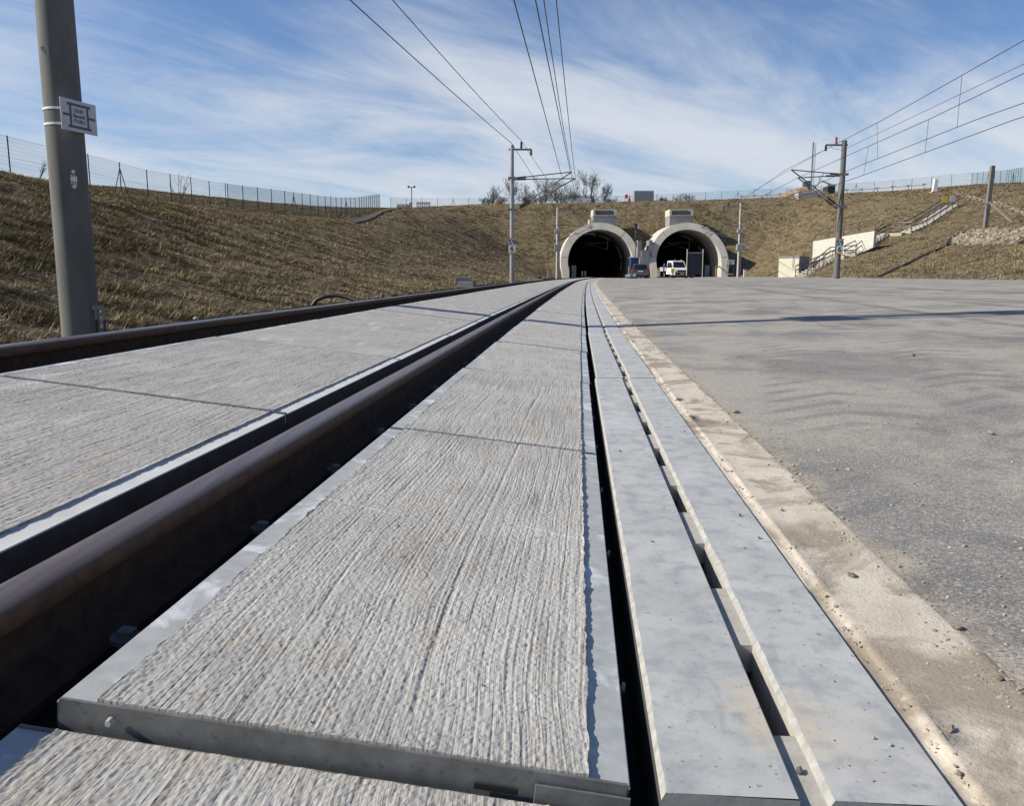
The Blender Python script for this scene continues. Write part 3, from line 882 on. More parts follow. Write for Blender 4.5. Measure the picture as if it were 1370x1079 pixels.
# ------------------------------------------------------------------ stones
def stone_mesh(mb, c, r, rs, flat=.7):
    bm = bmesh.new(); bmesh.ops.create_icosphere(bm, subdivisions=1 if r < .012 else 2, radius=r)
    ax = rs.uniform(.7, 1.3, 3); rot = Matrix.Rotation(rs.uniform(0, 6.28), 3, 'Z')
    ph = rs.uniform(0, 9, 3)
    for v in bm.verts:
        n = 1 + .28 * math.sin(v.co.x / r * 3 + ph[0]) * math.cos(v.co.y / r * 2.5 + ph[1]) + .15 * math.sin(v.co.z / r * 4 + ph[2])
        v.co = rot @ Vector((v.co.x * ax[0] * n, v.co.y * ax[1] * n, v.co.z * flat * ax[2] * n))
        v.co += Vector(c)
    mb.add([v.co for v in bm.verts], [[v.index for v in f.verts] for f in bm.faces]); bm.free()
rs = np.random.RandomState(5)
def gz(x, y):
    off = x - XC(y) + .0
    if off > OE - .01: return zas(x, y)
    return tp(y, off).z
peb = MB()
for i in range(1300):
    py = 376 + 700 * rs.rand() ** 1.6; px = rs.uniform(800, 1400)
    v = ray(px, py); D = .5 / -v.z
    X, Y = v.x * D, v.y * D
    if X - XC(Y) < OE: continue
    r = rs.choice([.0014, .0022, .0032, .0055], p=[.5, .33, .13, .04]) * (1 + Y * .10)
    stone_mesh(peb, (X, Y, gz(X, Y) + r * .35), r, rs)
for i in range(900):
    s = rs.rand() ** 1.6 * 12 + .75; 
    off = OD + rs.choice([.018, .035, .06, .1, .15, .19], p=[.38, .16, .12, .12, .1, .12]) + rs.uniform(-.01, .01)
    r = rs.choice([.0011, .0017, .0026, .0045], p=[.45, .33, .17, .05]) * (1 + s * .10)
    p = tp(s, off); stone_mesh(peb, (p.x, p.y, zas(p.x, p.y) + r * .3), r, rs)
for i in range(1500):
    s = rs.rand() ** 1.8 * 12 + .75; off = OE + rs.normal(0, .018) + .03 * math.sin(s * 3.1) * rs.rand()
    r = rs.choice([.0010, .0016, .0026, .0045], p=[.5, .32, .14, .04]) * (1 + s * .10)
    p = tp(s, off); stone_mesh(peb, (p.x, p.y, max(zas(p.x, p.y), .0) + .0015 + r * .2), r, rs)
for i in range(500):
    s = rs.rand() ** 1.6 * 10 + .75; off = rs.uniform(OD + .02, OE)
    r = rs.choice([.0009, .0014, .0022], p=[.5, .35, .15]) * (1 + s * .10)
    p = tp(s, off); stone_mesh(peb, (p.x, p.y, zas(p.x, p.y) + r * .3), r, rs)
for i in range(130):
    s = rs.rand() ** 1.4 * 9 + .9; off = rs.uniform(OB + .02, OD - .01)
    if OC1 - .01 < off < OC2 + .015: continue
    r = rs.choice([.0010, .0016, .0030], p=[.6, .3, .1]) * (1 + s * .12)
    p = tp(s, off); stone_mesh(peb, (p.x, p.y, p.z + r * .4), r, rs)
for i in range(160):
    s = rs.rand() ** 1.3 * 9 + .6; off = rs.uniform(OP + .06, OA - .06)
    r = rs.choice([.0012, .0018, .0028], p=[.6, .3, .1]) * (1 + s * .1)
    p = tp(s, off, .006 if s > .93 else -.04); stone_mesh(peb, (p.x, p.y, p.z - .006 + r * .4), r, rs)
o = peb.build('loose_grit', M_PEB, smooth=False, recalc=False); tag(o, 'loose grit scattered over the yard and strip', 'grit', kind='stuff')
for (px, py, r, lab) in [(1182, 1036 , .010, 'small flat cream stone lying in the slot at the near end of the drain'),
        (1069, 1036, .009, 'small dark round stone in the drain slot near the bottom edge'),
        (990, 691, .008, 'dark stone with a long shadow on the right drain half'),
        (1015, 721, .007, 'cream pebble alone on the right drain half'),
        (872, 726, .007, 'cream pebble on the left drain half'),
        (829, 605, .009, 'pale pebble on the left drain half farther up'),
        (1140, 774, .013, 'dark stone on the sandy concrete strip'),
        (1336, 911, .012, 'pale angular stone at the edge of the asphalt'),
        (1280, 843, .012, 'white angular stone beside the sandy strip on asphalt'),
        (984, 553, .022, 'flat pale stone at the strip edge half way up the yard'),
        (1045, 685, .012, 'whitish pebble alone in the middle of the sandy strip'),
        (1272, 980, .010, 'yellowish pebble near the lower right corner'),
        (1222, 477, .022, 'white stone on the dusty asphalt right of centre'),
        (1325, 582, .020, 'cream stone on the asphalt near the right picture edge')]:
    v = ray(px, py); z = 0.0
    if lab.startswith('small'): z = -.012
    for _ in range(8):
        D = (H - z) / -v.z; z = gz(v.x * D, v.y * D) - (.012 if lab.startswith('small') else 0)
    mb = MB(); stone_mesh(mb, (0, 0, r * .35), r * .62, rs, .8)
    tag(mb.build('stone', M_STONE if 'dark' not in lab else M_MAST, loc=(v.x * D, v.y * D, z), recalc=False), lab, 'stone', 'single stones on the paving')

# ------------------------------------------------------------------ text
def text_obj(body, size, mat_, parent, m, name='lettering', align='CENTER', spacing=1.0):
    cu = bpy.data.curves.new(name, 'FONT'); cu.body = body; cu.size = size; cu.align_x = align; cu.align_y = 'CENTER'; cu.extrude = .001; cu.offset = size * .022
    cu.space_line = spacing
    to = bpy.data.objects.new(name, cu); link(to)
    dg = bpy.context.evaluated_depsgraph_get(); dg.update()
    me = bpy.data.meshes.new_from_object(to.evaluated_get(dg))
    bpy.data.objects.remove(to)
    me.materials.clear(); me.materials.append(mat_)
    o = bpy.data.objects.new(name, me); link(o); o.parent = parent; o.matrix_local = m
    return o

# ------------------------------------------------------------------ masts
def shaft(r, h, r0, r1, m=None, n=32):
    mb = MB(); mb.tube([(0, 0, -.8), (0, 0, h * .5), (0, 0, h)], [r0, (r0 + r1) / 2, r1], n)
    return mb.build('shaft', m or M_MAST, r, smooth=True)
def ins(r, p, q, mt=None):
    p = Vector(p); q = Vector(q); mb = MB(); pts = []; rr = []
    for i in range(13): pts.append(p.lerp(q, i / 12)); rr.append(.045 if i % 2 else .085)
    mb.tube(pts, rr, 10); return mb.build('insulator', mt or M_INS, r, smooth=True)
def cantilever(r, sgn, yo, zt_, zb, tipx, tipz, zreg, regx):
    c = MB()
    c.tube([(sgn * .2, yo, zt_), (sgn * tipx, yo, tipz)], .035, 8)
    c.tube([(sgn * .2, yo, zb), (sgn * tipx, yo, tipz)], .04, 8)
    def on(t): return Vector((sgn * (.2 + (tipx - .2) * t), yo, zb + (tipz - zb) * t))
    c.tube([(sgn * 1.25, yo, zt_ + (tipz - zt_) * .3), on(.5)], .02, 6)
    c.tube([on(.5) - Vector((0, 0, .02)), (sgn * (tipx + .15), yo, zreg)], .022, 6)
    c.tube([(sgn * (tipx - .3), yo, zreg), (sgn * regx, yo, zreg - .25)], .014, 6)
    c.box(-.24, .24, yo - .05, yo + .05, zt_ - .07, zt_ + .07); c.box(-.24, .24, yo - .05, yo + .05, zb - .07, zb + .07)
    o = c.build('cantilever', M_TUBE, r)
    a = Vector((sgn * .3, yo, zt_)); ins(o, a, a + Vector((sgn * .55, 0, (tipz - zt_) * .16)))
    a = on(.08); ins(o, a, on(.25))
    return o
def traverse(r, sgn, z, ln, insx, mt=None):
    c = MB(); x0, x1 = sorted((-sgn * .2, sgn * ln))
    c.box(x0, x1, -.05, .05, z - .05, z + .05)
    o = c.build('crossarm', M_TUBE, r)
    ins(o, (sgn * insx, 0, z + .06), (sgn * insx, 0, z + .45), mt); ins(o, (sgn * ln * .97, 0, z - .04), (sgn * ln * .97, 0, z - .35), None)
def km_sign(r, z, rad):
    p = MB(); p.box(-.22, .22, -rad - .06, -rad - .04, z - .48, z + .48)
    pl = p.build('distance_plate', M_WHITE, r)
    for a, b in ((z + .40, z + .48), (z - .48, z - .40)):
        q = MB(); q.box(-.22, .22, -rad - .064, -rad - .061, a, b); q.build('orange_band', M_ORANGE, pl)
    q = MB(); q.box(-.26, -.224, -rad - .06, -rad + .0, z - .44, z + .40); q.build('side_bracket', M_PLAST, pl)
    m = Matrix.Translation((0, -rad - .063, z + .19)) @ Matrix.Rotation(R(90), 4, 'X')
    text_obj('59', .44, M_BLKT, pl, m)
    m = Matrix.Translation((0, -rad - .063, z - .19)) @ Matrix.Rotation(R(90), 4, 'X')
    text_obj('6', .44, M_BLKT, pl, m)

# near left mast
mx, my = -4.88, 9.353
r = empty('overhead_line_mast', (mx, my, -.25), 0, 'thick grey concrete mast at left with a white bracketed sign strapped on', 'mast', 'concrete overhead line masts')
shaft(r, 9.0, .203, .165)
cantilever(r, 1, -.36, 7.8, 6.15, 3.6, 8.1, 6.5, 4.2); cantilever(r, 1, .36, 7.7, 6.15, 3.9, 7.9, 6.5, 4.3)
c = MB(); c.box(-.25, .25, -.42, .42, 7.7, 7.8); c.box(-.3, .3, -.5, .5, 6.08, 6.24); c.build('cantilever_bracket', M_TUBE, r)
traverse(r, -1, 8.6, 1.6, .6)
# sign : plate at px 82..130, y 128..178
sp = at(105.5, 152, my - .25)
zc = sp.z + .25
sx = sp.x - mx
th_ = R(74)
def sgn_pos(t): return Vector((mx, my, 0)) + Vector((math.sin(th_), -math.cos(th_), 0)) * .212 + Vector((math.cos(th_), math.sin(th_), 0)) * t
def sgn_px(t):
    q = sgn_pos(t); f_ = q.y * math.cos(PITCH) - (sp.z - H) * math.sin(PITCH); return CX + F_PX * q.x / f_
tb = min((k * .01 for k in range(-40, 60)), key=lambda t: abs(sgn_px(t) - 105.5))
sq = sgn_pos(tb)
ms = Matrix.Translation((sq.x - mx, sq.y - my, zc)) @ Matrix.Rotation(th_, 4, 'Z') @ Matrix.Scale(1.06, 4)
pl = MB(); pl.box(-.235, .235, -.004, .004, -.155, .155, bev=.002); po = pl.build('sign_plate', M_PLATE, r); po.matrix_local = ms
q = MB()
for (x0, x1, z0, z1) in ((-.15, .15, .095, .122), (-.15, .15, -.122, -.095), (-.125, -.100, -.094, .094), (.100, .125, -.094, .094), (-.21, -.126, -.012, .012), (.126, .21, -.012, .012)):
    q.box(x0, x1, -.0065, -.0045, z0, z1)
q.build('printed_frame', M_GREYT, po)
for bx in (-.155, .155):
    for bz in (-.108, .108):
        pass
for i, (txt, zz) in enumerate((('OLSP-', .052), ('Bereich', 0.0), ('ITGRU', -.052))):
    text_obj(txt, .052, M_GREYT, po, Matrix.Translation((-.0, -.0055, zz)) @ Matrix.Rotation(R(90), 4, 'X'))
for dz_ in (.075, -.085):
    b = MB(); rr = .1975
    pts = [((rr) * math.cos(a), (rr) * math.sin(a)) for a in np.linspace(0, 2 * math.pi, 33)[:-1]]
    b.tube([(0, 0, zc + dz_ - .012), (0, 0, zc + dz_ + .012)], rr - .0005, 40, cap=True)
    b.build('strap', M_WHITE, r, smooth=True)
# oval number badge and earthing clamp
ob_ = at(111.5, 239, my - .2); za = ob_.z + .25
ang = R(-68)
b = MB(); b.prism([(.032 * math.cos(t), .10 * math.sin(t) if True else 0) for t in np.linspace(0, 2 * math.pi, 25)[:-1]], 'y', -.003, .003)
bo = b.build('oval_badge', M_WHITE, r); rad = .1955; ca = R(-48)
bo.matrix_local = Matrix.Translation((rad * math.cos(ca), rad * math.sin(ca), za)) @ Matrix.Rotation(ca + R(90), 4, 'Z')
for t_, zz in (('59', .045), ('21', -.045)):
    text_obj(t_, .058, M_BLKT, bo, Matrix.Translation((0, -.0045, zz)) @ Matrix.Rotation(R(90), 4, 'X') @ Matrix.Rotation(R(0), 4, 'Z'))
eb = at(133, 412, my - .1); ex, ez = eb.x - mx, eb.z + .25
b = MB(); b.box(ex - .075, ex + .05, -.12, -.10, ez - .02, ez + .03); b.tube([(ex - .035, -.11, ez), (ex - .035, -.12, ez - .13)], .014, 8); b.tube([(ex + .045, -.11, ez), (ex + .055, -.12, ez - .13)], .014, 8)
e_ = b.build('earthing_clamp', M_TUBE, r)
b = MB(); b.tube([(ex - .035, -.12, ez - .12), (ex - .03, -.12, ez - .6)], .013, 8); b.build('black_earth_lead', M_BLACK, e_)
b = MB(); b.tube([(ex + .055, -.12, ez - .12), (ex + .04, -.12, ez - .6)], .013, 8); b.build('blue_earth_lead', M_BLUE, e_)
b = MB(); b.prism([(.06 * math.cos(t) * (1 + .25 * math.sin(3 * t)), .05 * math.sin(t) * (1 + .3 * math.cos(5 * t))) for t in np.linspace(0, 6.28, 17)[:-1]], 'y', -.002, .002)
pb = b.build('plaster_patch', M_LIP, r); pz = at(84, 74, my).z + .25; pb.matrix_local = Matrix.Translation((-.01, -.190, pz)) @ Matrix.Rotation(R(28), 4, 'Z')

# mid mast
D2 = 52.0
def zpx(y, D): return at(685, y, D).z
b2 = at(685, 373, D2); zb0 = .05
r = empty('overhead_line_mast', (0, D2, zb0), 0, 'slim grey mast left of the tunnels carrying a 59 over 6 plate', 'mast', 'concrete overhead line masts')
shaft(r, zpx(194, D2) - zb0, .155, .115, M_MASTS, 24)
for yo, tx, tpx_y in ((-.35, (762 - 685) / F_PX * D2, 231), (.35, (768 - 685) / F_PX * D2, 238)):
    cantilever(r, 1, yo, zpx(239, D2) - zb0, zpx(281, D2) - zb0, tx, zpx(tpx_y, D2) - zb0, zpx(263, D2) - zb0, tx + .5)
traverse(r, 1, zpx(200, D2) - zb0, 1.2, .57)
km_sign(r, zpx(329, D2) - zb0, .15)
# right mast
D3 = 52.0; X3 = at(1119, 371, D3).x; zb3 = .28
r = empty('overhead_line_mast', (X3, D3, zb3), 0, 'grey mast at the right yard edge with a 59 over 6 plate before the stairs', 'mast', 'concrete overhead line masts')
shaft(r, zpx(188, D3) - zb3, .20, .15, M_MAST, 24)
for yo, tx in ((-.3, 3.25), (.35, 2.6)):
    cantilever(r, -1, yo, zpx(234, D3) - zb3, zpx(277, D3) - zb3, tx, zpx(228 if yo < 0 else 237, D3) - zb3, zpx(262, D3) - zb3, tx + .4)
traverse(r, -1, zpx(194, D3) - zb3, 1.15, .5, M_INSR)
km_sign(r, zpx(330, D3) - zb3, .19)
# masts in front of the portals
D4 = 100.0
for (px, top, sg, lab) in ((745, 277, 1, 'slender pale mast left of the left tunnel mouth with small boxes on it'), (987, 272, -1, 'slender pale mast right of the right tunnel mouth beside a small sign')):
    x = at(px, 368, D4).x; zb_ = .2
    r = empty('overhead_line_mast', (x, D4, zb_), 0, lab, 'mast', 'slender masts at the portals')
    shaft(r, zpx(top, D4) - zb_, .135, .10, M_WHITEW, 16)
    q = MB(); q.tube([(.28, .1, -.5), (.28, .1, zpx(top + 30, D4) - zb_)], .07, 12); q.build('secondary_post', M_MASTS, r, smooth=True)
    for yy in (309, 331):
        q = MB(); z_ = zpx(yy, D4) - zb_; q.box(-.3, .45, -.28, .2, z_ - .22 - (.15 if yy > 320 else 0), z_ + .22 + (.15 if yy > 320 else 0), bev=.04); q.build('switch_box', M_GREYB, r)
    tx = 4.2 if sg > 0 else 4.6
    cantilever(r, sg, 0, zpx(301, D4) - zb_, zpx(322, D4) - zb_, tx, zpx(304, D4) - zb_, zpx(313, D4) - zb_, tx + .4)
    traverse(r, sg, zpx(top + 4, D4) - zb_, 2.0, 1.4)
# white mast on the crest at right
h_ = hit(1092, 266) or Vector((42, 120, 11.5))
p = Vector((h_.x, h_.y + 1.5, tz(h_.x, h_.y + 1.5, h_.z)))
r = empty('crest_mast', p, 0, 'thin white mast standing on a concrete block on the crest behind the right mast', 'mast')
hh = at(1092, 190, p.y).z - p.z
q = MB(); q.tube([(0, 0, 0), (0, 0, hh)], .10, 12); q.build('shaft', M_WHITE, r); q = MB(); q.tube([(-.3, 0, 0), (-.3, 0, hh)], .09, 12); q.build('dark_twin_shaft', M_GREYT, r)
q = MB(); q.box(-2.3, .5, -.8, .8, -1.2, .45, bev=.04); q.build('footing', M_STEP, r)

# ------------------------------------------------------------------ wires
def wire(pts, rr, lab, grp=None, nm='overhead_wire', sag=0.0):
    out = []
    P = [Vector(p) for p in pts]
    for i in range(len(P) - 1):
        n = 14
        for k in range(n + (i == len(P) - 2)):
            t = k / n; q = P[i].lerp(P[i + 1], t); q.z -= sag * 4 * t * (1 - t); out.append(q)
    mb = MB(); mb.tube(out, rr, 6)
    return tag(mb.build(nm, M_WIRE, smooth=True), lab, 'cable', grp)
def dropper(p, q, lab):
    mb = MB(); mb.tube([p, q], .008, 5); tag(mb.build('dropper_wire', M_WIRE), lab, 'cable', 'droppers between the right overhead wires')
zm = lambda y: zpx(y, D2)
L4x = at(745, 368, D4).x; R4x = at(987, 368, D4).x
wire([(-9.1, 0, 8.9), (.0, D2, zm(192)), (L4x, D4, zpx(278, D4))], .017, 'leftmost thick wire running to the top of the slim mid mast', 'overhead wires of the near track', sag=.25)
wire([(-7.5, 0, 9.2), (.57, D2, zm(188)), (L4x + 1.4, D4, zpx(278, D4) + .4)], .015, 'thin wire running to the insulator on top of the mid mast crossarm', 'overhead wires of the near track', sag=.35)
tX1 = (762 - 685) / F_PX * D2; tX2 = (768 - 685) / F_PX * D2
cw1 = wire([(-.57 - .9, 0, 5.6), (-.57, 9.35, 5.55), (3.4, D2, zm(264)), (L4x + 4.6, D4, zpx(314, D4)), (11.6, 125, 5.4)], .0125, 'leftmost of the wires hanging over the near track at top centre', 'overhead wires of the near track')
cw2 = wire([(-.24 - .9, 0, 5.6), (-.20, 9.35, 5.55), (3.9, D2, zm(264)), (L4x + 4.4, D4, zpx(313, D4))], .0125, 'second contact wire from left over the near track', 'overhead wires of the near track')
wire([(-.31 - .9, 0, 7.3), (-.25, 9.35, 7.3), (tX1, D2 - .35, zm(231)), (L4x + 4.2, D4, zpx(304, D4))], .0125, 'catenary wire second from right at top centre', 'overhead wires of the near track', sag=.5)
wire([(.0 - .9, 0, 7.3), (.05, 9.35, 7.3), (tX2, D2 + .35, zm(238)), (L4x + 4.2, D4 - .1, zpx(304, D4))], .0125, 'rightmost catenary wire over the near track at top centre', 'overhead wires of the near track', sag=.35)
tR = at(1050, 228, D3)
RA = [(15.3, 5, 8.6), (15.95, 27, 7.82), (16.4, 38, 7.35), tuple(tR)]
RB = [(15.6, 5, 8.2), (16.2, 27, 7.2), (17.0, 44, 6.9), (19.3, D3, zm(197))]
RC = [(15.7, 5, 7.2), (16.0, 27, 6.82), (16.2, 33.4, 6.55), (17.6, D3 + .3, zm(237))]
RD = [(15.9, 5, 6.1), (16.0, 29.6, 5.87), (16.7, 41, 5.75), (17.0, D3, zm(263))]
RE = [(15.6, 5, 5.55), (15.8, 27, 5.41), (16.6, 41, 5.2), (17.5, D3, zm(264))]
for P_, lab in ((RA, 'uppermost wire crossing the sky at right towards the right mast'), (RB, 'thin second wire from the top in the right sky'), (RC, 'third wire from the top in the right sky carrying droppers'), (RD, 'fourth wire from the top in the right sky'), (RE, 'lowest wire crossing the sky at right')):
    e = [(R4x - 4.4, D4, zpx(305 if P_ in (RA, RC) else 314, D4))] if P_ is not RB else [(R4x - 1.6, D4, zpx(276, D4))]
    wire(P_ + e, .0125 if P_ is not RB else .009, lab, 'overhead wires of the far track')
def onw(P_, Y):
    for a, b in zip(P_, P_[1:]):
        if a[1] <= Y <= b[1]: return Vector(a).lerp(Vector(b), (Y - a[1]) / (b[1] - a[1]))
dropper(onw(RC, 40), onw(RE, 40), 'dropper wire nearest the right mast between third and lowest wires')
dropper(onw(RA, 38.6), onw(RD, 38.6), 'long dropper from the uppermost wire near the right mast')
dropper(onw(RC, 33.4), onw(RE, 33.4), 'dropper between the third and lowest wires half way to the picture edge')
dropper(onw(RA, 31), onw(RD, 31), 'dropper from the uppermost wire half way to the picture edge')

# ------------------------------------------------------------------ tunnel portals
def portal(cx, label, label2):
    r = empty('tunnel_portal', (cx, 106.8, 0), 0, label, 'tunnel portal', 'twin tunnel portals')
    ri, ro, zc_ = 4.2, 5.1, 2.1
    tilt = .36
    N = 48
    def ring(rad, spread=0):
        pts = []
        a0 = -math.asin(min(1, (zc_ + .3) / rad))
        for i in range(N + 1):
            a = a0 + (math.pi - 2 * a0) * i / N
            pts.append((rad * math.cos(a), zc_ + rad * math.sin(a)))
        return pts
    I = ring(ri); O_ = ring(ro)
    # keep the legs nearly upright at the base
    def leg(P, rad): return [((math.copysign(max(abs(x), rad * .965), x) if z < zc_ else x), z) for x, z in P]
    I = leg(I, ri); O_ = leg(O_, ro)
    fy = lambda z: max(0, z) * tilt
    c = MB()
    def row(P, yf): return [(x, yf(z), z) for x, z in P]
    A = row(O_, lambda z: 22); B = row(O_, fy); Bi = row(I, fy); Ai = row(I, lambda z: 22)
    n = N + 1
    c.v = A + B + Bi + Ai
    for k in range(3):
        for i in range(N): c.f.append((k * n + i, k * n + i + 1, (k + 1) * n + i + 1, (k + 1) * n + i))
    c.build('collar', M_PORTAL, r, smooth=False)
    l = MB(); rl = ri - .02
    P = ring(ri - .25)
    ys_ = [6, 14, 30, 60, 110]
    for y in ys_: l.v += [(x, y + (z * .4 if y == 6 else 0), z) for x, z in P]
    for k in range(len(ys_) - 1):
        for i in range(N): l.f.append((k * n + i, k * n + i + 1, (k + 1) * n + i + 1, (k + 1) * n + i))
    l.v.append((0, 110, 2)); ci = len(l.v) - 1
    for i in range(N): l.f.append(((len(ys_) - 1) * n + i, (len(ys_) - 1) * n + i + 1, ci))
    # step between collar and lining
    l.v += [(x, 6 + z * .4 + .0, z) for x, z in I]; b0 = len(l.v) - n
    for i in range(N): l.f.append((i, i + 1, b0 + i + 1, b0 + i))
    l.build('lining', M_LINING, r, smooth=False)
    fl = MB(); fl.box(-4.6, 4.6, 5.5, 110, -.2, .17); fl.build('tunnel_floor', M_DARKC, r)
    jt = MB()
    for a in (R(8), R(50), R(130), R(172)):
        p0 = ((ri + .02) * math.cos(a), zc_ + (ri + .02) * math.sin(a)); p1 = ((ro - .02) * math.cos(a), zc_ + (ro - .02) * math.sin(a))
        jt.tube([(p0[0], fy(p0[1]) - .005, p0[1]), (p1[0], fy(p1[1]) - .005, p1[1])], .02, 4)
    jt.build('joint_seal', M_GREYT, r)
    # walkway edge and pale cable conduits following the vault
    for (a0_, a1_, rr) in ((R(55), R(82), ri - .45), (R(8), R(38), ri - .45), (R(-16), R(2), ri - .45)):
        w_ = MB(); w_.tube([(rr * math.cos(a), 9, zc_ + rr * math.sin(a)) for a in np.linspace(a0_, a1_, 12)], .05, 6); w_.build('conduit', M_WHITEW, r)
    # signal box and door inside
    for x in (-3.1,) if cx < 15 else (3.4,):
        q = MB(); q.box(x - .3, x + .3, 5, 5.6, .1, 1.75, bev=.03); tag(q.build('equipment_cabinet', M_GREYB, None, loc=(cx, 106.8, 0)), label2, 'cabinet', 'grey cabinets inside the tunnel mouths')
    for x in (-3.9, 3.9):
        q = MB(); q.box(x - .07, x + .07, 2.5, 2.6, .2, 1.6); q.build('marker_strip', M_YEL, r)
    # support frame for the wires in the mouth
    q = MB(); q.tube([(1.9, 10, 6.0), (1.9, 10, 3.9)], .07, 6); q.tube([(-1.4, 10, 4.9), (1.9, 10, 4.9)], .05, 6); q.tube([(-1.0, 10, 4.8), (1.9, 10, 3.95)], .05, 6); q.tube([(-1.7, 10, 4.25), (.6, 10, 4.9)], .05, 6)
    q.build('wire_support', M_TUBE, r)
    return r
portal(PC[0][0], 'left of two round concrete tunnel portals, where the near track enters', 'grey cabinet inside the left tunnel mouth')
portal(PC[1][0], 'right of two round concrete tunnel portals, behind the white van', 'grey cabinet inside the right tunnel mouth')
for cx, x0, x1, D, lab in ((11.45, 793.6, 824.8, 113.5, 'concrete vent box above the left tunnel arch'), (22.8, 896, 928, 113.5, 'concrete vent box above the right tunnel arch')):
    a = at(x0, 296, D); b = at(x1, 280, D)
    r = empty('vent_box', ((a.x + b.x) / 2, D, a.z - 1.2), 0, lab, 'vent', 'vent boxes above the portals')
    wv_ = (b.x - a.x) / 2; hz = b.z - a.z
    q = MB(); q.box(-wv_, wv_, 0, 3.4, 0, 1.2 + hz * .45); q.build('base_wall', M_CONC, r)  # darker concrete tone carries the shade of the unlit front
    q = MB(); z0 = 1.2 + hz * .45; z1 = 1.2 + hz
    q.box(-wv_ - .03, -wv_ + .25, -.03, 3.43, z0, z1); q.box(wv_ - .25, wv_ + .03, -.03, 3.43, z0, z1); q.box(-wv_ + .25, wv_ - .25, -.03, .2, z1 - .14, z1); q.box(-wv_ + .25, wv_ - .25, -.03, .2, z0, z0 + .1); q.build('frame', M_PORTAL, r)
    q = MB(); q.box(-wv_ + .251, wv_ - .251, .35, 3.4, z0, z1 - .16); q.build('opening_shade_fill', M_GREYB2, r)  # dark grey fill paints the shade inside the open top
    q = MB()
    for i in range(9): xx = -wv_ + .4 + i * (2 * wv_ - .8) / 8; q.box(xx - .02, xx + .02, .12, .16, z0 + .1, z1 - .14)
    q.build('grille', M_MASTS, r)
    if cx < 15:
        q = MB(); q.box(-wv_ - .45, -wv_ - .04, .6, 3, 0, 1.2 + .3); q.build('side_block', M_PORTAL, r)
# retaining strip between the portals
q = MB(); q.box(16.6, 17.6, 107.5, 110, 0, 3.6); q.box(16.15, 16.6, 107.8, 110, 0, 4.9); q.box(17.6, 18.05, 107.8, 110, 0, 4.9)
tag(q.build('retaining_wall', M_CONC), 'narrow grey wall with a notch between the two tunnel arches', 'wall')

# ------------------------------------------------------------------ service building, wall and stairs at right
Db = 86.0
a = at(1041, 370, Db); b = at(1062, 343, Db)
r = empty('service_building', (a.x, Db, .2), 0, 'small cream flat roofed building, its shaded side painted grey, at the foot of the stairs', 'building')
r.rotation_euler = (0, 0, R(-40))
hb = b.z - .2
q = MB(); q.box(0, 2.1, 0, 2.7, 0, hb - .16); q.build('wall', M_CREAM, r)
q = MB(); q.box(-.06, 2.16, -.06, 2.76, hb - .16, hb); q.build('roof_slab', M_CONC, r)
q = MB(); q.box(2.101, 2.13, -.02, 2.72, 0, hb - .17); q.build('shaded_side_sheet', M_CONC, r)  # thin grey sheet paints the shade of the wall turned from the sun
q = MB(); q.tube([(1.5, -.1, 1.0), (1.5, -.1, hb + 1.1)], .03, 6); q.build('antenna', M_MASTS, r)
# retaining wall behind: top line from (1088,323) to (1170,310), bottom follows slope
pA = at(1088, 323, 94); pB = at(1170, 309, 85)
q = MB(); dv = (pB - pA); nrm = Vector((dv.y, -dv.x, 0)).normalized() * .3
vs = [Vector((pA.x, pA.y, .3)), at(1168, 331, 85), pB, pA]
vs = vs + [v - nrm for v in vs]
q.add(vs, [(0, 1, 2, 3), (7, 6, 5, 4), (3, 2, 6, 7), (0, 3, 7, 4), (1, 5, 6, 2), (0, 4, 5, 1)])
tag(q.build('retaining_wall', M_WHITEW), 'white rendered retaining wall above the small building', 'wall')
def railing(name, P, h, label, posts, rails=2):
    r = empty(name, P[0], 0, label, 'railing')
    P = [Vector(p) for p in P]; o0 = P[0]
    for k in range(rails):
        q = MB(); hz = h * (1 - k * .45); q.tube([p - o0 + Vector((0, 0, hz)) for p in P], .045, 6); q.build('handrail', M_HAND, r)
    for a, b in zip(P, P[1:]):
        n = max(1, int((b - a).length / posts))
        for k in range(n + (b is P[-1])):
            c = a.lerp(b, k / n) - o0; q = MB(); q.tube([c, c + Vector((0, 0, h))], .035, 6); q.build('baluster', M_HAND, r)
    return r
railing('guard_railing', [at(1090, 322, 94.3), at(1171, 308, 85.3)], 1.1, 'grey guard railing along the top of the white retaining wall', 2.0)
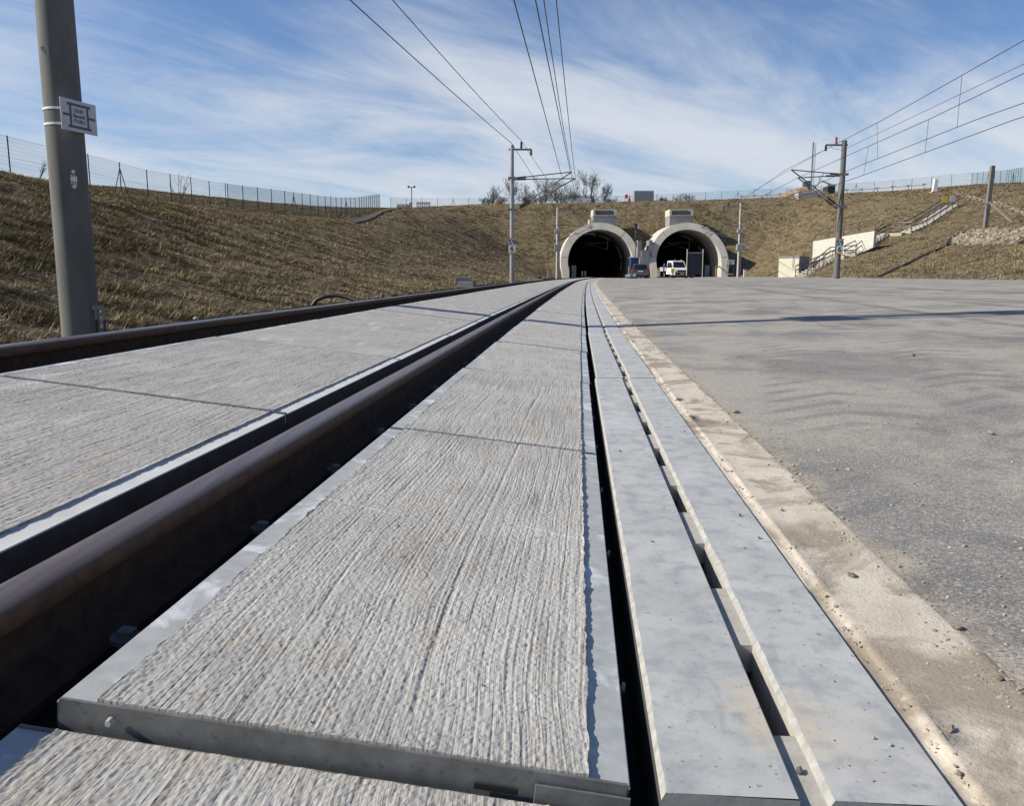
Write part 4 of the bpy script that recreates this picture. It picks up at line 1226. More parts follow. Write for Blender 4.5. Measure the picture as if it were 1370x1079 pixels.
# stairs: flights along pixel line, projected on the slope
sp_px = [(1072, 371), (1117, 345), (1137, 343), (1186, 313), (1212, 312), (1232, 303), (1275, 275)]
SP = []
for i, (px, py) in enumerate(sp_px):
    D = 80 + (px - 1072) * 10 / 203
    hh_ = hit(px, py + 1)
    SP.append((hh_ + Vector((0, 0, .12))) if hh_ is not None else at(px, py, D))
st = empty('stairs', SP[0], 0, 'long concrete stairway climbing the right slope to the crest', 'stairs')
o0 = SP[0]
for i, (a, b) in enumerate(zip(SP, SP[1:])):
    q = MB(); dvv = b - a; n = max(1, int(dvv.z / .17)) if dvv.z > .5 else 1
    side = Vector((dvv.y, -dvv.x, 0)).normalized() * .65
    for k in range(n):
        p0 = a.lerp(b, k / n) - o0; p1 = a.lerp(b, (k + 1) / n) - o0
        zt_ = p1.z
        q.add([p0 - side + Vector((0, 0, -.7)), p1 - side + Vector((0, 0, -.7)), p1 + side + Vector((0, 0, -.7)), p0 + side + Vector((0, 0, -.7)),
               Vector((p0.x, p0.y, zt_)) - side, Vector((p1.x, p1.y, zt_)) - side, Vector((p1.x, p1.y, zt_)) + side, Vector((p0.x, p0.y, zt_)) + side],
              [(0, 3, 2, 1), (4, 5, 6, 7), (0, 1, 5, 4), (1, 2, 6, 5), (2, 3, 7, 6), (3, 0, 4, 7)])
    q.build('flight', M_STEP, st)
for sd in (-1, 1):
    pts = []
    for a, b in zip(SP, SP[1:]):
        dvv = b - a; side = Vector((dvv.y, -dvv.x, 0)).normalized() * .6 * sd
        pts.append(a + side)
    pts.append(SP[-1] + side)
    for k in range(2):
        q = MB(); q.tube([p - o0 + Vector((0, 0, 1.05 - .45 * k)) for p in pts], .055, 6); q.build('handrail', M_HAND, st)
    for a, b in zip(pts, pts[1:]):
        n = max(1, int((b - a).length / 1.9))
        for k in range(n + 1):
            c = a.lerp(b, k / n) - o0; q = MB(); q.tube([c, c + Vector((0, 0, 1.05))], .035, 6); q.build('baluster', M_HAND, st)
for px, py, mt, nm, lab in ((1275, 266, M_PLATE, 'notice_sign', 'pale blue notice board at the top of the stairs'), (1264, 267, M_YEL, 'notice_sign', 'yellow notice board on the top flight of the stairs')):
    p = at(px, py, 89); q = MB(); q.box(-.28, .28, -.02, .02, -.3, .3, bev=.01)
    ro_ = empty(nm, p, 0, lab, 'sign'); q.build('board', mt, ro_); q = MB(); q.tube([(0, .04, -1.0), (0, .04, .3)], .025, 6); q.build('post', M_HAND, ro_)
# rest of right slope: heap of riprap, strutted timber post, stone channel, drain pipe
pp = hit(1318, 306)
r = empty('timber_post', pp, 0, 'tall weathered timber post with a pale raking strut on the right slope', 'post')
sc_ = pp.y / F_PX
q = MB(); q.box(-.16, .16, -.16, .16, -.5, 80 * sc_, m=Matrix.Rotation(R(2), 4, 'Y')); q.build('post_shaft', M_WOOD, r)
q = MB(); q.tube([(.05, -.1, 34 * sc_), (37 * sc_, -.6, 2 * sc_)], .11, 8); q.build('strut', M_WOODL, r)
q = MB(); q.tube([(-.1, 0, 33 * sc_), (-32 * sc_, -1, -8 * sc_)], .03, 6); q.build('stay_wire', M_TUBE, r)
def rubble(name, pxs, n, rmin, rmax, lab, spread):
    mb = MB()
    for i in range(n):
        k = rs.randint(len(pxs) - 1); t = rs.rand()
        px = pxs[k][0] * (1 - t) + pxs[k + 1][0] * t; py = pxs[k][1] * (1 - t) + pxs[k + 1][1] * t + rs.uniform(-spread(px), spread(px))
        h_ = hit(px, py)
        if h_ is None: continue
        rr_ = rmin + (rmax - rmin) * rs.rand() ** 2.2; bm = bmesh.new(); bmesh.ops.create_cube(bm, size=1.5 * rr_)
        mt_ = Matrix.Translation((h_.x, h_.y, h_.z + .02)) @ Matrix.Rotation(rs.uniform(0, 6), 4, 'Z') @ Matrix.Rotation(rs.uniform(-.7, .7), 4, 'X') @ Matrix.Rotation(rs.uniform(-.7, .7), 4, 'Y') @ Matrix.Diagonal((rs.uniform(.8, 1.9), rs.uniform(.7, 1.2), rs.uniform(.3, .8), 1))
        for v in bm.verts: v.co = mt_ @ (v.co * rs.uniform(.65, 1.25))
        mb.add([v.co for v in bm.verts], [[v.index for v in f.verts] for f in bm.faces]); bm.free()
    return tag(mb.build(name, M_STONE, recalc=False), lab, 'rubble', kind='stuff')
rubble('stone_heap', [(1276, 324), (1300, 318), (1330, 317), (1372, 317)], 1100, .04, .26, 'pale broken limestone spread around the timber post', lambda px: min(10, max(2, (px - 1268) * .35)))
rubble('stone_channel', [(1276, 256), (1290, 261), (1318, 269), (1345, 275), (1372, 288)], 420, .04, .17, 'line of pale stones running across the upper right slope', lambda px: 2.2)
pts = [hit(px, py) for px, py in ((1176, 371), (1205, 358), (1235, 343), (1268, 329), (1272, 322), (1290, 313))]
pts = [p + Vector((0, 0, .05)) for p in pts if p is not None]
mb = MB(); mb.tube(pts[:4], .09, 8); mb.tube(pts[3:], .2, 8); tag(mb.build('drain_pipe', M_BLACK, smooth=True), 'dark pipe running down the right slope from the stone heap', 'pipe')

# shadowed ditch on the left crest, its shade painted as a dark strip
P0 = [hit(px, py) for px, py in ((470, 297), (486, 294.5), (497, 290), (508, 285), (520, 281.5), (530, 279.5))]
P0 = [p for p in P0 if p is not None]
mb = MB()
for i, p in enumerate(P0):
    wd_ = .5
    for sg in (-1, 1): x_, y_ = p.x + sg * wd_, p.y - sg * .8; mb.v.append((x_, y_, tz(x_, y_, p.z) + .12))
for i in range(len(P0) - 1): mb.f.append((2 * i, 2 * i + 1, 2 * i + 3, 2 * i + 2))
mb.build('shadowed_ditch_strip', M_DARKC)['kind'] = 'structure'
# ------------------------------------------------------------------ fences
def fence(P, spacing, h, label, braces=(), lift=0.0, bury=.0, mm=None, grp=None):
    P = [Vector(p) for p in P]; pts = []
    acc = 0
    for a, b in zip(P, P[1:]):
        L = (b - a).length; n = max(1, round(L / spacing))
        for k in range(n): pts.append(a.lerp(b, k / n))
    pts.append(P[-1])
    pts = [Vector((p.x, p.y, tz(p.x, p.y, 5) + lift)) for p in pts]
    r = empty('mesh_fence', pts[0], 0, label, 'fence', grp); o0 = pts[0]
    for i, p in enumerate(pts[:98]):
        q = MB(); c = p - o0
        q.tube([c - Vector((0, 0, .3)), c + Vector((0, 0, h + .05))], .035, 6)
        if i in braces:
            dirv = (pts[min(i + 1, len(pts) - 1)] - pts[max(i - 1, 0)]).normalized() * 1.0
            for sg in (-1, 1): q.tube([c + Vector((0, 0, h * .85)), c + dirv * sg - Vector((0, 0, .1))], .03, 6)
        q.build('post', M_GREEN, r)
    Vv = np.zeros((2, len(pts), 3)); uv = np.zeros((2, len(pts), 2)); s = 0
    for i, p in enumerate(pts):
        if i: s += (p - pts[i - 1]).length
        c = p - o0; Vv[0, i] = c; Vv[1, i] = c + Vector((0, 0, h)); uv[0, i] = (s, 0); uv[1, i] = (s, h)
    grid_obj('wire_mesh', Vv, mm or M_MESH, r, uv=uv, smooth=False)
    for hz in (h, h * .5):
        q = MB(); q.tube([p - o0 + Vector((0, 0, hz)) for p in pts], .006, 4); q.build('tension_wire', M_GREEN, r)
    return r, pts
fence([(-26, 26, 0), (-25, 42.4, 0), (-25, 74, 0)], 4.0, 2.0, 'widely spaced mesh fence along the top of the left slope', (7,))
fence([(-25, 74.5, 0), (-22, 82, 0), (-20.3, 92, 0), (-19.3, 107, 0), (-20, 128, 0)], 2.2, 2.0, 'dense green fence at the far end of the left crest', (5, 13), mm=M_MESHD)
fence([(-21.5, 150, 0), (6, 152, 0), (40, 150, 0), (58, 143, 0), (72, 133, 0)], 2.8, 2.0, 'long mesh fence across the crest behind the tunnels', (4, 22, 29))
fence([(72, 133, 0), (71, 122, 0), (67, 112, 0), (68, 100, 0), (72, 88, 0)], 1.7, 2.0, 'dense green fence at the far right of the crest', (3, 9), mm=M_MESHD)
# white guard rail in front of the right fence
pts = [Vector((x, y, tz(x, y))) for x, y in [(40 + i * 2.2, 147.5 - max(0, i - 6) * .9) for i in range(14)]]
r = empty('guard_rail', pts[0], 0, 'low pale guard rail on posts before the crest fence at right', 'guard rail')
q = MB(); q.tube([p - pts[0] + Vector((0, 0, .95)) for p in pts], .09, 6); q.build('beam', M_WHITEW, r)
for p in pts: q = MB(); q.box(-.4, .4, -.05, .05, 1.03, 1.15); q.box(-.06, .06, -.05, .05, -.2, 1.02); pb_ = q.build('post', M_WHITEW, r, loc=p - pts[0])

# ------------------------------------------------------------------ bare trees
def bare_tree(px, ytop, D, wpx, seed, lab, shrub=False):
    rs_ = random.Random(seed)
    x = at(px, 270, D).x; z0 = tz(x, D, 12); ht = at(px, ytop, D).z - z0
    r = empty('bare_tree', (x, D, z0), 0, lab, 'tree' if not shrub else 'shrub', 'leafless trees on the crest')
    T_ = MB(); Br = MB()
    wd = wpx / F_PX * D / 2
    def grow(p, d_, ln, rad, lev):
        e = p + d_ * ln
        mid = p + d_ * ln * .5 + Vector((rs_.uniform(-1, 1), rs_.uniform(-1, 1), rs_.uniform(0, .5))) * ln * .08
        (T_ if lev == 0 else Br).tube([p, mid, e], [rad, rad * .85, rad * .7], 5 if lev < 2 else 3, cap=False)
        if lev >= 5: return
        n = 3 if lev < 4 else 4
        for i in range(n + (1 if lev < 2 else 0)):
            t = rs_.uniform(.45, 1.0) if i else 1.0
            q = p.lerp(e, t)
            v = Vector((rs_.uniform(-1, 1), rs_.uniform(-1, 1), rs_.uniform(-.15, .9)))
            dd = (d_ * (.75 if lev < 2 else .5) + v.normalized() * .85).normalized()
            dd.x *= wd / (ht * .5); dd = dd.normalized()
            grow(q, dd, ln * rs_.uniform(.6, .8), max(rad * .6, .016), lev + 1)
    nst = 1 if not shrub else 4
    for k in range(nst):
        d0 = Vector((rs_.uniform(-.12, .12), 0, 1)) if not shrub else Vector((rs_.uniform(-.7, .7), rs_.uniform(-.4, .4), 1)).normalized()
        grow(Vector((rs_.uniform(-.3, .3) * k, 0, -.2)), d0, ht * .42, ht * .018 if not shrub else .05, 0 if not shrub else 1)
    if T_.v: T_.build('trunk', M_BARK, r, recalc=False)
    Br.build('crown', M_BARK, r, recalc=False)
    return r
trees = [(657, 250, 178, 26, 'small bare tree left of the red disc, leftmost on the crest'), (686, 242, 182, 34, 'broad bare tree behind the slim mid mast'),
 (704, 252, 180, 26, 'low bare tree just right of the mid mast'), (728, 244, 186, 34, 'bare tree seen under the mid mast cantilever'),
 (748, 241, 188, 34, 'tall bare tree beside the cantilever tip'), (768, 250, 184, 26, 'low bare tree left of the tallest tree'),
 (790, 233, 182, 36, 'tallest bare tree on the crest above the left tunnel'), (808, 246, 178, 24, 'dark dense bare tree right of the tallest one')]
for i, (px, yt, D, wp, lab) in enumerate(trees): bare_tree(px, yt, D, wp, 10 + i, lab)
bare_tree(915, 256, 165, 30, 31, 'bare shrub on the crest between the two vent boxes, left part', True)
bare_tree(886, 262, 165, 20, 33, 'low bare shrub behind the fence above the right tunnel', True)
for i, (px, yt, wp) in enumerate(((648, 262, 22), (672, 259, 26), (696, 256, 30), (716, 254, 34), (738, 252, 34), (757, 254, 30), (776, 252, 28), (800, 256, 26), (818, 262, 20))):
    bare_tree(px, yt, 172 + (i * 5) % 12, wp, 60 + i, 'low leafless scrub in the thicket under the bare trees on the crest', True)
for i, (x, y, lab) in enumerate(((-24.0, 61, 'leafless bush at the left fence, nearest the camera'), (-29, 52, 'small bare bush on the rise behind the left fence'), (-31, 60, 'thin bare bush behind the left fence farther on'))):
    rs_ = random.Random(50 + i); z0 = tz(x, y); q = MB()
    r = empty('bare_bush', (x, y, z0), 0, lab, 'shrub', 'bare bushes by the left fence')
    for k in range(9 if i == 0 else 6):
        a = rs_.uniform(0, 6.28); l_ = rs_.uniform(.9, 2.2) * (1 if i == 0 else .6); v = Vector((math.cos(a) * .5, math.sin(a) * .5, 1)) * l_
        q.tube([(0, 0, 0), v * .5, v], [.018, .014, .008], 4); 
        for _ in range(3):
            t = rs_.uniform(.3, .9); q.tube([v * t, v * t + Vector((rs_.uniform(-.4, .4), rs_.uniform(-.4, .4), rs_.uniform(.2, .6)))], [.01, .006], 4)
    q.build('stems', M_BARK, r)

# ------------------------------------------------------------------ things on the crest
def crest_box(px0, px1, y0, y1, D, depth, mt, nm, cat, lab, parts=None):
    a = at(px0, y1, D); b = at(px1, y0, D); z0 = min(a.z, tz((a.x + b.x) / 2, D, a.z))
    r = empty(nm, ((a.x + b.x) / 2, D, z0), 0, lab, cat); wv = (b.x - a.x) / 2; h = b.z - z0
    q = MB(); q.box(-wv, wv, 0, depth, 0, h, bev=.05); q.build('body', mt, r)
    return r, wv, h, a.z - z0
r, wv, h, z1 = crest_box(848, 875, 255, 270, 150, 2.5, M_GREYB, 'site_container', 'container', 'grey ribbed site container standing behind the crest fence')
q = MB(); n = 14
for i in range(n): xx = -wv + .15 + i * (2 * wv - .3) / (n - 1); q.box(xx - .03, xx + .03, -.04, .06, .1, h - .1)
q.build('ribs', M_GREYB, r)
r, wv, h, z1 = crest_box(1107, 1118, 247, 258, 128, 2, M_PLAST, 'storage_crate', 'crate', 'dark crate on the crest right of the white mast')
q = MB(); q.box(-wv - .05, wv + .05, -.06, 2.06, h - .25, h + .02); q.build('lid', M_GREYB, r)
# white panel (building site barrier) 772..790
def barrier(px0, px1, y0, y1, D, mt, lab):
    a = at(px0, y1, D); b = at(px1, y0, D); z0 = tz((a.x + b.x) / 2, D, a.z) - .1; r = empty('site_barrier', ((a.x + b.x) / 2, D, z0), 0, lab, 'barrier'); wv = (b.x - a.x) / 2; h = b.z - z0
    q = MB(); n = max(3, int(wv * 2 / .25))
    for i in range(n): xx = -wv + i * 2 * wv / (n - 1); q.box(xx - .08, xx + .08, -.02, .02, max(0, h - 1.6), h)
    q.box(-wv, wv, .021, .06, h - .3, h - .15); q.box(-wv, wv, .021, .06, max(.1, h - 1.2), max(.25, h - 1.05)); q.build('slats', mt, r)
    q = MB(); q.box(-wv, -wv + .08, .07, .14, 0, h); q.box(wv - .08, wv, .07, .14, 0, h); q.build('legs', M_HAND, r)
barrier(772, 790, 265, 274, 146, M_WHITE, 'white slatted barrier on the crest left of the left vent box')
barrier(558, 575, 270, 279, 140, M_GREYB, 'grey slatted barrier beside the flood light on the left crest')
def sign_disc(px, py, D, mt, lab, rad):
    p = at(px, py, D); z0 = tz(p.x, D, p.z - 1); r = empty('disc_sign', (p.x, D, z0), 0, lab, 'sign')
    q = MB(); q.tube([(0, -.03, p.z - z0), (0, .0, p.z - z0)], rad, 20); q.build('disc', mt, r); q = MB(); q.tube([(0, .05, 0), (0, .05, p.z - z0)], .05, 6); q.build('post', M_HAND, r)
sign_disc(669.5, 272.5, 130, M_RED, 'round red signal disc on the crest left of the mid mast', .34)
for px, lab in ((838, 'red marker post on the crest left of the container'), (842, 'shorter red lamp box beside the red marker post')):
    D = 138; p = at(px, 270, D); z0 = tz(p.x, D); top = at(px, 256 if px < 840 else 262, D).z
    r = empty('marker_post', (p.x, D, z0), 0, lab, 'marker'); q = MB(); q.tube([(0, 0, 0), (0, 0, top - z0)], .09, 8); q.build('stem', M_WHITE if px < 840 else M_RED, r); q = MB(); q.box(-.22, .22, -.1, .1, top - z0 - 1.1, top - z0 - .5, bev=.03); q.build('lamp_box', M_RED, r)
# floodlight mast at left crest
D = 135; p = at(551, 276, D); z0 = tz(p.x, D); top = at(551, 250, D).z - z0
r = empty('floodlight_mast', (p.x, D, z0), 0, 'twin headed floodlight mast on the left crest', 'floodlight')
q = MB(); q.tube([(0, 0, 0), (0, 0, top)], .07, 8); q.tube([(-.4, 0, top - .1), (.4, 0, top - .1)], .04, 6); q.build('pole', M_HAND, r)
for sx_ in (-.45, .45): q = MB(); q.box(sx_ - .17, sx_ + .17, -.12, .12, top - .15, top + .15, bev=.04); q.build('lamp_head', M_PLAST, r)
# pale concrete pylon right
p = hit(1250, 257) or at(1250, 257, 115); D = p.y
r = empty('marker_block', p, 0, 'white concrete marker block with a flat foot on the right crest', 'marker'); q = MB(); q.prism([(-.28, 0), (.25, 0), (.32, 1.55), (-.12, 1.6)], 'y', -.2, .2); q.build('block', M_WHITE, r); q = MB(); q.box(-.5, 1.1, -.4, .5, -.15, .06); q.build('foot', M_STEP, r)
# spoil heap and excavator
p = at(1078, 266, 126)
z0 = tz(p.x, 126, p.z)
Vh = np.zeros((26, 14, 3))
for i in range(26):
    for j in range(14):
        u = i / 25 * 2 - 1; v = j / 13 * 2 - 1; hh_ = max(0, 1 - (u * u + v * v)) ** .7
        Vh[i, j] = (u * 4.4, v * 2.5, hh_ * 1.5 * (.6 + .8 * float(fbm(i * .35, j * .35, 3))) - .25)
o = grid_obj('spoil_heap', Vh, M_SPOIL, smooth=False); o.location = (p.x, 126, z0); tag(o, 'low heap of brown and cream subsoil on the crest by the white mast', 'soil heap')
p = at(1084, 262, 133); z0 = tz(p.x, 133)
r = empty('excavator', (p.x, 133, z0), 0, 'small excavator with a folded arm behind the soil heap', 'excavator')
q = MB(); q.box(-1.3, .2, -.9, .9, .6, 1.3, bev=.1); q.build('upper_body', M_GREYT, r)
q = MB(); q.box(-1.1, -.1, -.7, .7, 1.31, 2.5, bev=.12); q.build('cab', M_GLASS, r)
for sy in (-.85, .6): q = MB(); q.box(-1.6, 1.0, sy, sy + .35, 0, .55, bev=.15); q.build('crawler_track', M_TYRE, r)
q = MB(); q.tube([(.1, 0, 1.1), (1.6, 0, 2.6), (3.4, 0, 1.9)], .14, 6); q.build('boom', M_WOODL, r); q = MB(); q.tube([(3.4, 0, 1.9), (3.9, 0, .7)], .12, 6); q.prism([(3.6, .2), (4.3, .3), (4.2, .8), (3.8, .9)], 'y', -.35, .35); q.build('arm', M_WOODL, r)
# two pale bits on left crest
for px, py, w_, lab in ((538, 274, .9, 'low pale tarpaulin covered pallet left of the floodlight'), (548, 273, .35, 'cream barrel at the foot of the floodlight mast')):
    D = 134; p = at(px, py, D); z0 = tz(p.x, D)
    r = empty('covered_pallet' if w_ > .5 else 'barrel', (p.x, D, z0), 0, lab, 'pallet' if w_ > .5 else 'barrel')
    if w_ > .5:
        q = MB(); q.box(-w_, w_, -.5, .5, .15, .75, bev=.12); q.build('cover', M_WOODL, r); q = MB(); q.box(-w_ - .1, w_ + .1, -.55, .55, 0, .14); q.build('pallet_base', M_WOOD, r)
    else: q = MB(); q.tube([(0, 0, 0), (0, 0, .3), (0, 0, .6), (0, 0, .9)], [.28, .32, .32, .28], 14); q.build('drum', M_WOODL, r); q = MB(); q.tube([(0, 0, .9), (0, 0, .95)], .29, 14); q.build('lid', M_WHITE, r)

# ------------------------------------------------------------------ vehicles and site gear in front of the tunnels
def wheel(r, x, y, z, rad, wd):
    q = MB(); q.tube([(x - wd / 2, y, z), (x - wd / 4, y, z), (x + wd / 4, y, z), (x + wd / 2, y, z)], [rad * .93, rad, rad, rad * .93], 20); o = q.build('wheel', M_TYRE, r, smooth=True)
    q = MB(); sg = 1 if x > 0 else -1; q.tube([(x + sg * (wd / 2 + .004), y, z), (x + sg * (wd / 2 + .012), y, z)], rad * .6, 16); q.build('rim', M_HUB, o)
D = 97; p = at(857, 370.5, D)
zc_ = zas(p.x, D)
r = empty('parked_car', (p.x, D, zc_), R(-4), 'silver grey hatchback seen from behind beside the left tunnel', 'car')
def tap(v, w0=.9, z0=.9, z1=1.5, w1=.66):
    x, y, z = v; k = 1 if z < z0 else 1 - (1 - w1 / w0) * (z - z0) / (z1 - z0); return (x * k, y, z)
q = MB(); q.prism([(0, .32), (0, .62), (.05, .95), (1.0, 1.0), (2.9, .98), (3.9, .82), (4.15, .6), (4.15, .3), (3.9, .22), (.2, .22)], 'x', -.89, .89); q.build('body', M_SILVER, r)
q = MB(); q.prism([(.06, .96), (.35, 1.48), (.6, 1.56), (2.0, 1.56), (2.9, .99)], 'x', -.84, .84, taper=lambda v: tap(v, .84, .96, 1.56, .64)); q.build('roof', M_SILVER, r)
q = MB(); q.add([(-.72, .075, 1.0), (.72, .075, 1.0), (.60, .30, 1.42), (-.60, .30, 1.42)], [(0, 1, 2, 3)]); 
q = MB(); q.prism([(.035, 1.0), (.29, 1.46), (.36, 1.46), (.12, 1.0)], 'x', -.70, .70, taper=lambda v: tap(v, .70, 1.0, 1.46, .58)); q.build('rear_window', M_GLASS, r)
for sg in (-1, 1):
    q = MB(); q.prism([(.55, 1.02), (.7, 1.45), (1.9, 1.47), (2.6, 1.02)], 'x', sg * .80, sg * .855, taper=lambda v: tap(v, .855, 1.02, 1.5, .68)); q.build('side_window', M_GLASS, r)
    q = MB(); q.box(*sorted((sg * .70, sg * .895)), -.03, .12, .72, 1.0, bev=.03); q.build('tail_light', M_TAIL, r)
    q = MB(); q.box(*sorted((sg * .88, sg * 1.05)), 2.35, 2.5, 1.0, 1.14, bev=.03); q.build('mirror', M_SILVER, r)
    for yy in (.75, 3.25): wheel(r, sg * .80, yy, .32, .32, .2)
q = MB(); q.box(-.88, .88, -.07, .1, .32, .55, bev=.05); q.build('bumper', M_SILVER, r); q = MB(); q.box(-.8, .8, -.05, .12, .2, .33, bev=.03); q.build('bumper_skirt', M_PLAST, r)
q = MB(); q.box(-.26, .26, -.02, .01, .70, .81); q.build('number_plate', M_WHITE, r); q = MB(); q.box(-.3, .3, -.02, .02, 1.0 - .12, .90 + .02); q.build('handle_trim', M_PLAST, r)
r.scale = (1.07, 1.05, 1.07)
# white double cab pickup facing the camera
D = 102; p = at(911, 370, D); zc_ = zas(p.x, D)
r = empty('pickup_truck', (p.x + .1, D, zc_), R(9), 'white double cab flatbed truck facing the camera in the right tunnel mouth', 'truck')
q = MB(); q.prism([(0, .4), (0, .95), (.12, 1.12), (.95, 1.28), (1.55, 2.12), (1.8, 2.2), (3.5, 2.2), (3.55, .45), (.3, .3)], 'x', -.98, .98, taper=lambda v: tap(v, .98, 1.25, 2.2, .82)); q.build('cab', M_WHITE, r)
q = MB(); q.prism([(.90, 1.25), (1.50, 2.06), (1.56, 2.04), (.98, 1.25)], 'x', -.85, .85, taper=lambda v: tap(v, .85, 1.25, 2.1, .72)); q.build('windscreen', M_GLASS, r)
for sg in (-1, 1):
    q = MB(); q.prism([(1.35, 1.3), (1.75, 1.98), (2.35, 2.0), (2.35, 1.3)], 'x', sg * .95, sg * 1.0, taper=lambda v: tap(v, 1.0, 1.25, 2.2, .84)); q.build('side_window', M_GLASS, r)
    q = MB(); q.prism([(2.5, 1.3), (2.5, 2.0), (3.2, 2.0), (3.25, 1.3)], 'x', sg * .95, sg * 1.0, taper=lambda v: tap(v, 1.0, 1.25, 2.2, .84)); q.build('side_window', M_GLASS, r)
    q = MB(); q.box(*sorted((sg * .62, sg * .93)), -.03, .12, .72, .98, bev=.04); q.build('headlight', M_LAMPG, r)
    q = MB(); q.box(*sorted((sg * 1.0, sg * 1.2)), 1.1, 1.2, 1.35, 1.7, bev=.03); q.build('mirror', M_PLAST, r)
    for yy in (.85, 4.3): wheel(r, sg * .88, yy, .36, .36, .22)
q = MB(); q.box(-.6, .6, -.04, .05, .72, .96, bev=.02); q.build('grille', M_PLAST, r); q = MB(); q.box(-.95, .95, -.08, .2, .35, .66, bev=.05); q.build('bumper', M_PLAST, r)
q = MB(); q.box(-.26, .26, -.11, -.085, .42, .53); q.build('number_plate', M_WHITE, r)
q = MB(); q.box(-1.05, 1.05, 3.65, 6.1, .85, .95); q.box(-1.05, -1.0, 3.65, 6.1, .95, 1.35); q.box(1.0, 1.05, 3.65, 6.1, .95, 1.35); q.box(-1.0, 1.0, 6.05, 6.1, .95, 1.35); q.build('load_bed', M_WHITEW, r)
q = MB(); q.tube([(-.4, 1.7, 2.2), (-.4, 1.7, 2.38)], .06, 8); q.tube([(.5, 1.7, 2.2), (.5, 1.7, 2.38)], .06, 8); q.build('roof_lamps', M_ORANGE, r)
r.scale = (.9, .9, .93)
# worker in blue beside the truck bed
p = at(888.5, 368, 105.5); zc_ = zas(p.x, 105.5)
def person(loc, rz, lab):
    r = empty('person', loc, rz, lab, 'person')
    V_ = [(0, 0, .95, .15, .11), (0, 0, 1.12, .15, .11), (0, 0, 1.33, .18, .12), (0, 0, 1.47, .08, .07), (0, 0, 1.55, .055, .055), (0, .0, 1.66, .085, .10), (0, 0, 1.76, .06, .07),
          (.10, 0, .88, .095, .10), (.11, .02, .50, .07, .075), (.12, 0, .12, .05, .05), (.12, -.12, .04, .045, .04),
          (-.10, 0, .88, .095, .10), (-.12, -.03, .50, .07, .075), (-.13, .04, .12, .05, .05), (-.13, -.08, .04, .045, .04),
          (.22, 0, 1.38, .06, .06), (.27, -.04, 1.12, .048, .05), (.25, -.22, .95, .038, .04), (.24, -.29, .92, .03, .03),
          (-.22, 0, 1.38, .06, .06), (-.28, -.02, 1.12, .048, .05), (-.26, -.18, .92, .038, .04), (-.25, -.25, .88, .03, .03)]
    E_ = [(0, 1), (1, 2), (2, 3), (3, 4), (4, 5), (5, 6), (0, 7), (7, 8), (8, 9), (9, 10), (0, 11), (11, 12), (12, 13), (13, 14), (2, 15), (15, 16), (16, 17), (17, 18), (2, 19), (19, 20), (20, 21), (21, 22)]
    me = bpy.data.meshes.new('body'); me.from_pydata([v[:3] for v in V_], E_, []); o = link(bpy.data.objects.new('body', me)); o.parent = r
    md = o.modifiers.new('skin', 'SKIN'); o.modifiers.new('sub', 'SUBSURF').render_levels = 1
    for i, sv in enumerate(me.skin_vertices[0].data): sv.radius = V_[i][3:5]; sv.use_root = (i == 0)
    def fn(t, b, ob, uv, pos):
        z = t.sep(ob)[2]; y = t.sep(ob)[1]
        c = t.mix(t.math('GREATER_THAN', z, .92), (.03, .035, .05), (.02, .09, .45)); c = t.mix(t.math('GREATER_THAN', z, 1.5), c, (.42, .24, .17)); c = t.mix(t.math('GREATER_THAN', z, 1.7), c, (.03, .02, .015))
        c = t.mix(t.math('LESS_THAN', z, .09), c, (.02, .018, .015)); t.put(b, 'Base Color', c)
    me.materials.append(nmat('work_clothes', fn)); return r
person((p.x, 105.5, .19), R(200), 'person in a bright blue jacket and dark trousers beside the truck')
# board on two poles
D = 93; a = at(918.5, 369, D); b = at(939.5, 369, D)
r = empty('notice_board', ((a.x + b.x) / 2, D, zas(a.x, D)), 0, 'tall dark board hung between two pale poles before the right tunnel', 'board')
wv = (b.x - a.x) / 2; hz = at(0, 332, D).z - .3
for sg in (-1, 1): q = MB(); q.tube([(sg * wv, 0, -.1), (sg * wv, 0, hz)], .055, 8); q.build('pole', M_WOODL, r)
q = MB(); q.box(-wv + .06, wv - .06, -.03, .03, .35, hz - .45); q.build('panel', M_BOARDD, r)
q = MB(); q.box(-wv + .06, wv - .06, -.04, .04, hz - .44, hz - .36); q.build('top_rail', M_GREYB, r)
# low trolley before the truck
D = 91; a = at(897, 371, D); b = at(929, 371, D)
r = empty('flat_trolley', ((a.x + b.x) / 2, D, zas(a.x, D)), 0, 'low rusty flat trolley in front of the white truck', 'trolley'); wv = (b.x - a.x) / 2
q = MB(); q.box(-wv, wv, -.5, .5, .22, .32); q.tube([(-wv, 0, .3), (-wv - .3, 0, .75)], .03, 6); q.build('deck', M_RUST, r)
for x in (-wv + .3, .4, wv - .3):
    for y in (-.42, .42): q = MB(); q.tube([(x, y - .05, .11), (x, y + .05, .11)], .11, 14); q.build('wheel', M_TYRE, r)
D = 92.5; p = at(900, 360, D); r = empty('yellow_box', (p.x, D, zas(p.x, D)), 0, 'small yellow equipment box on legs beside the white truck', 'box')
q = MB(); q.box(-.2, .2, -.15, .15, .55, 1.05, bev=.03); q.build('casing', M_YEL, r); q = MB()
for x in (-.17, .17): q.box(x - .02, x + .02, -.02, .02, 0, .54)
q.build('stand', M_HAND, r)
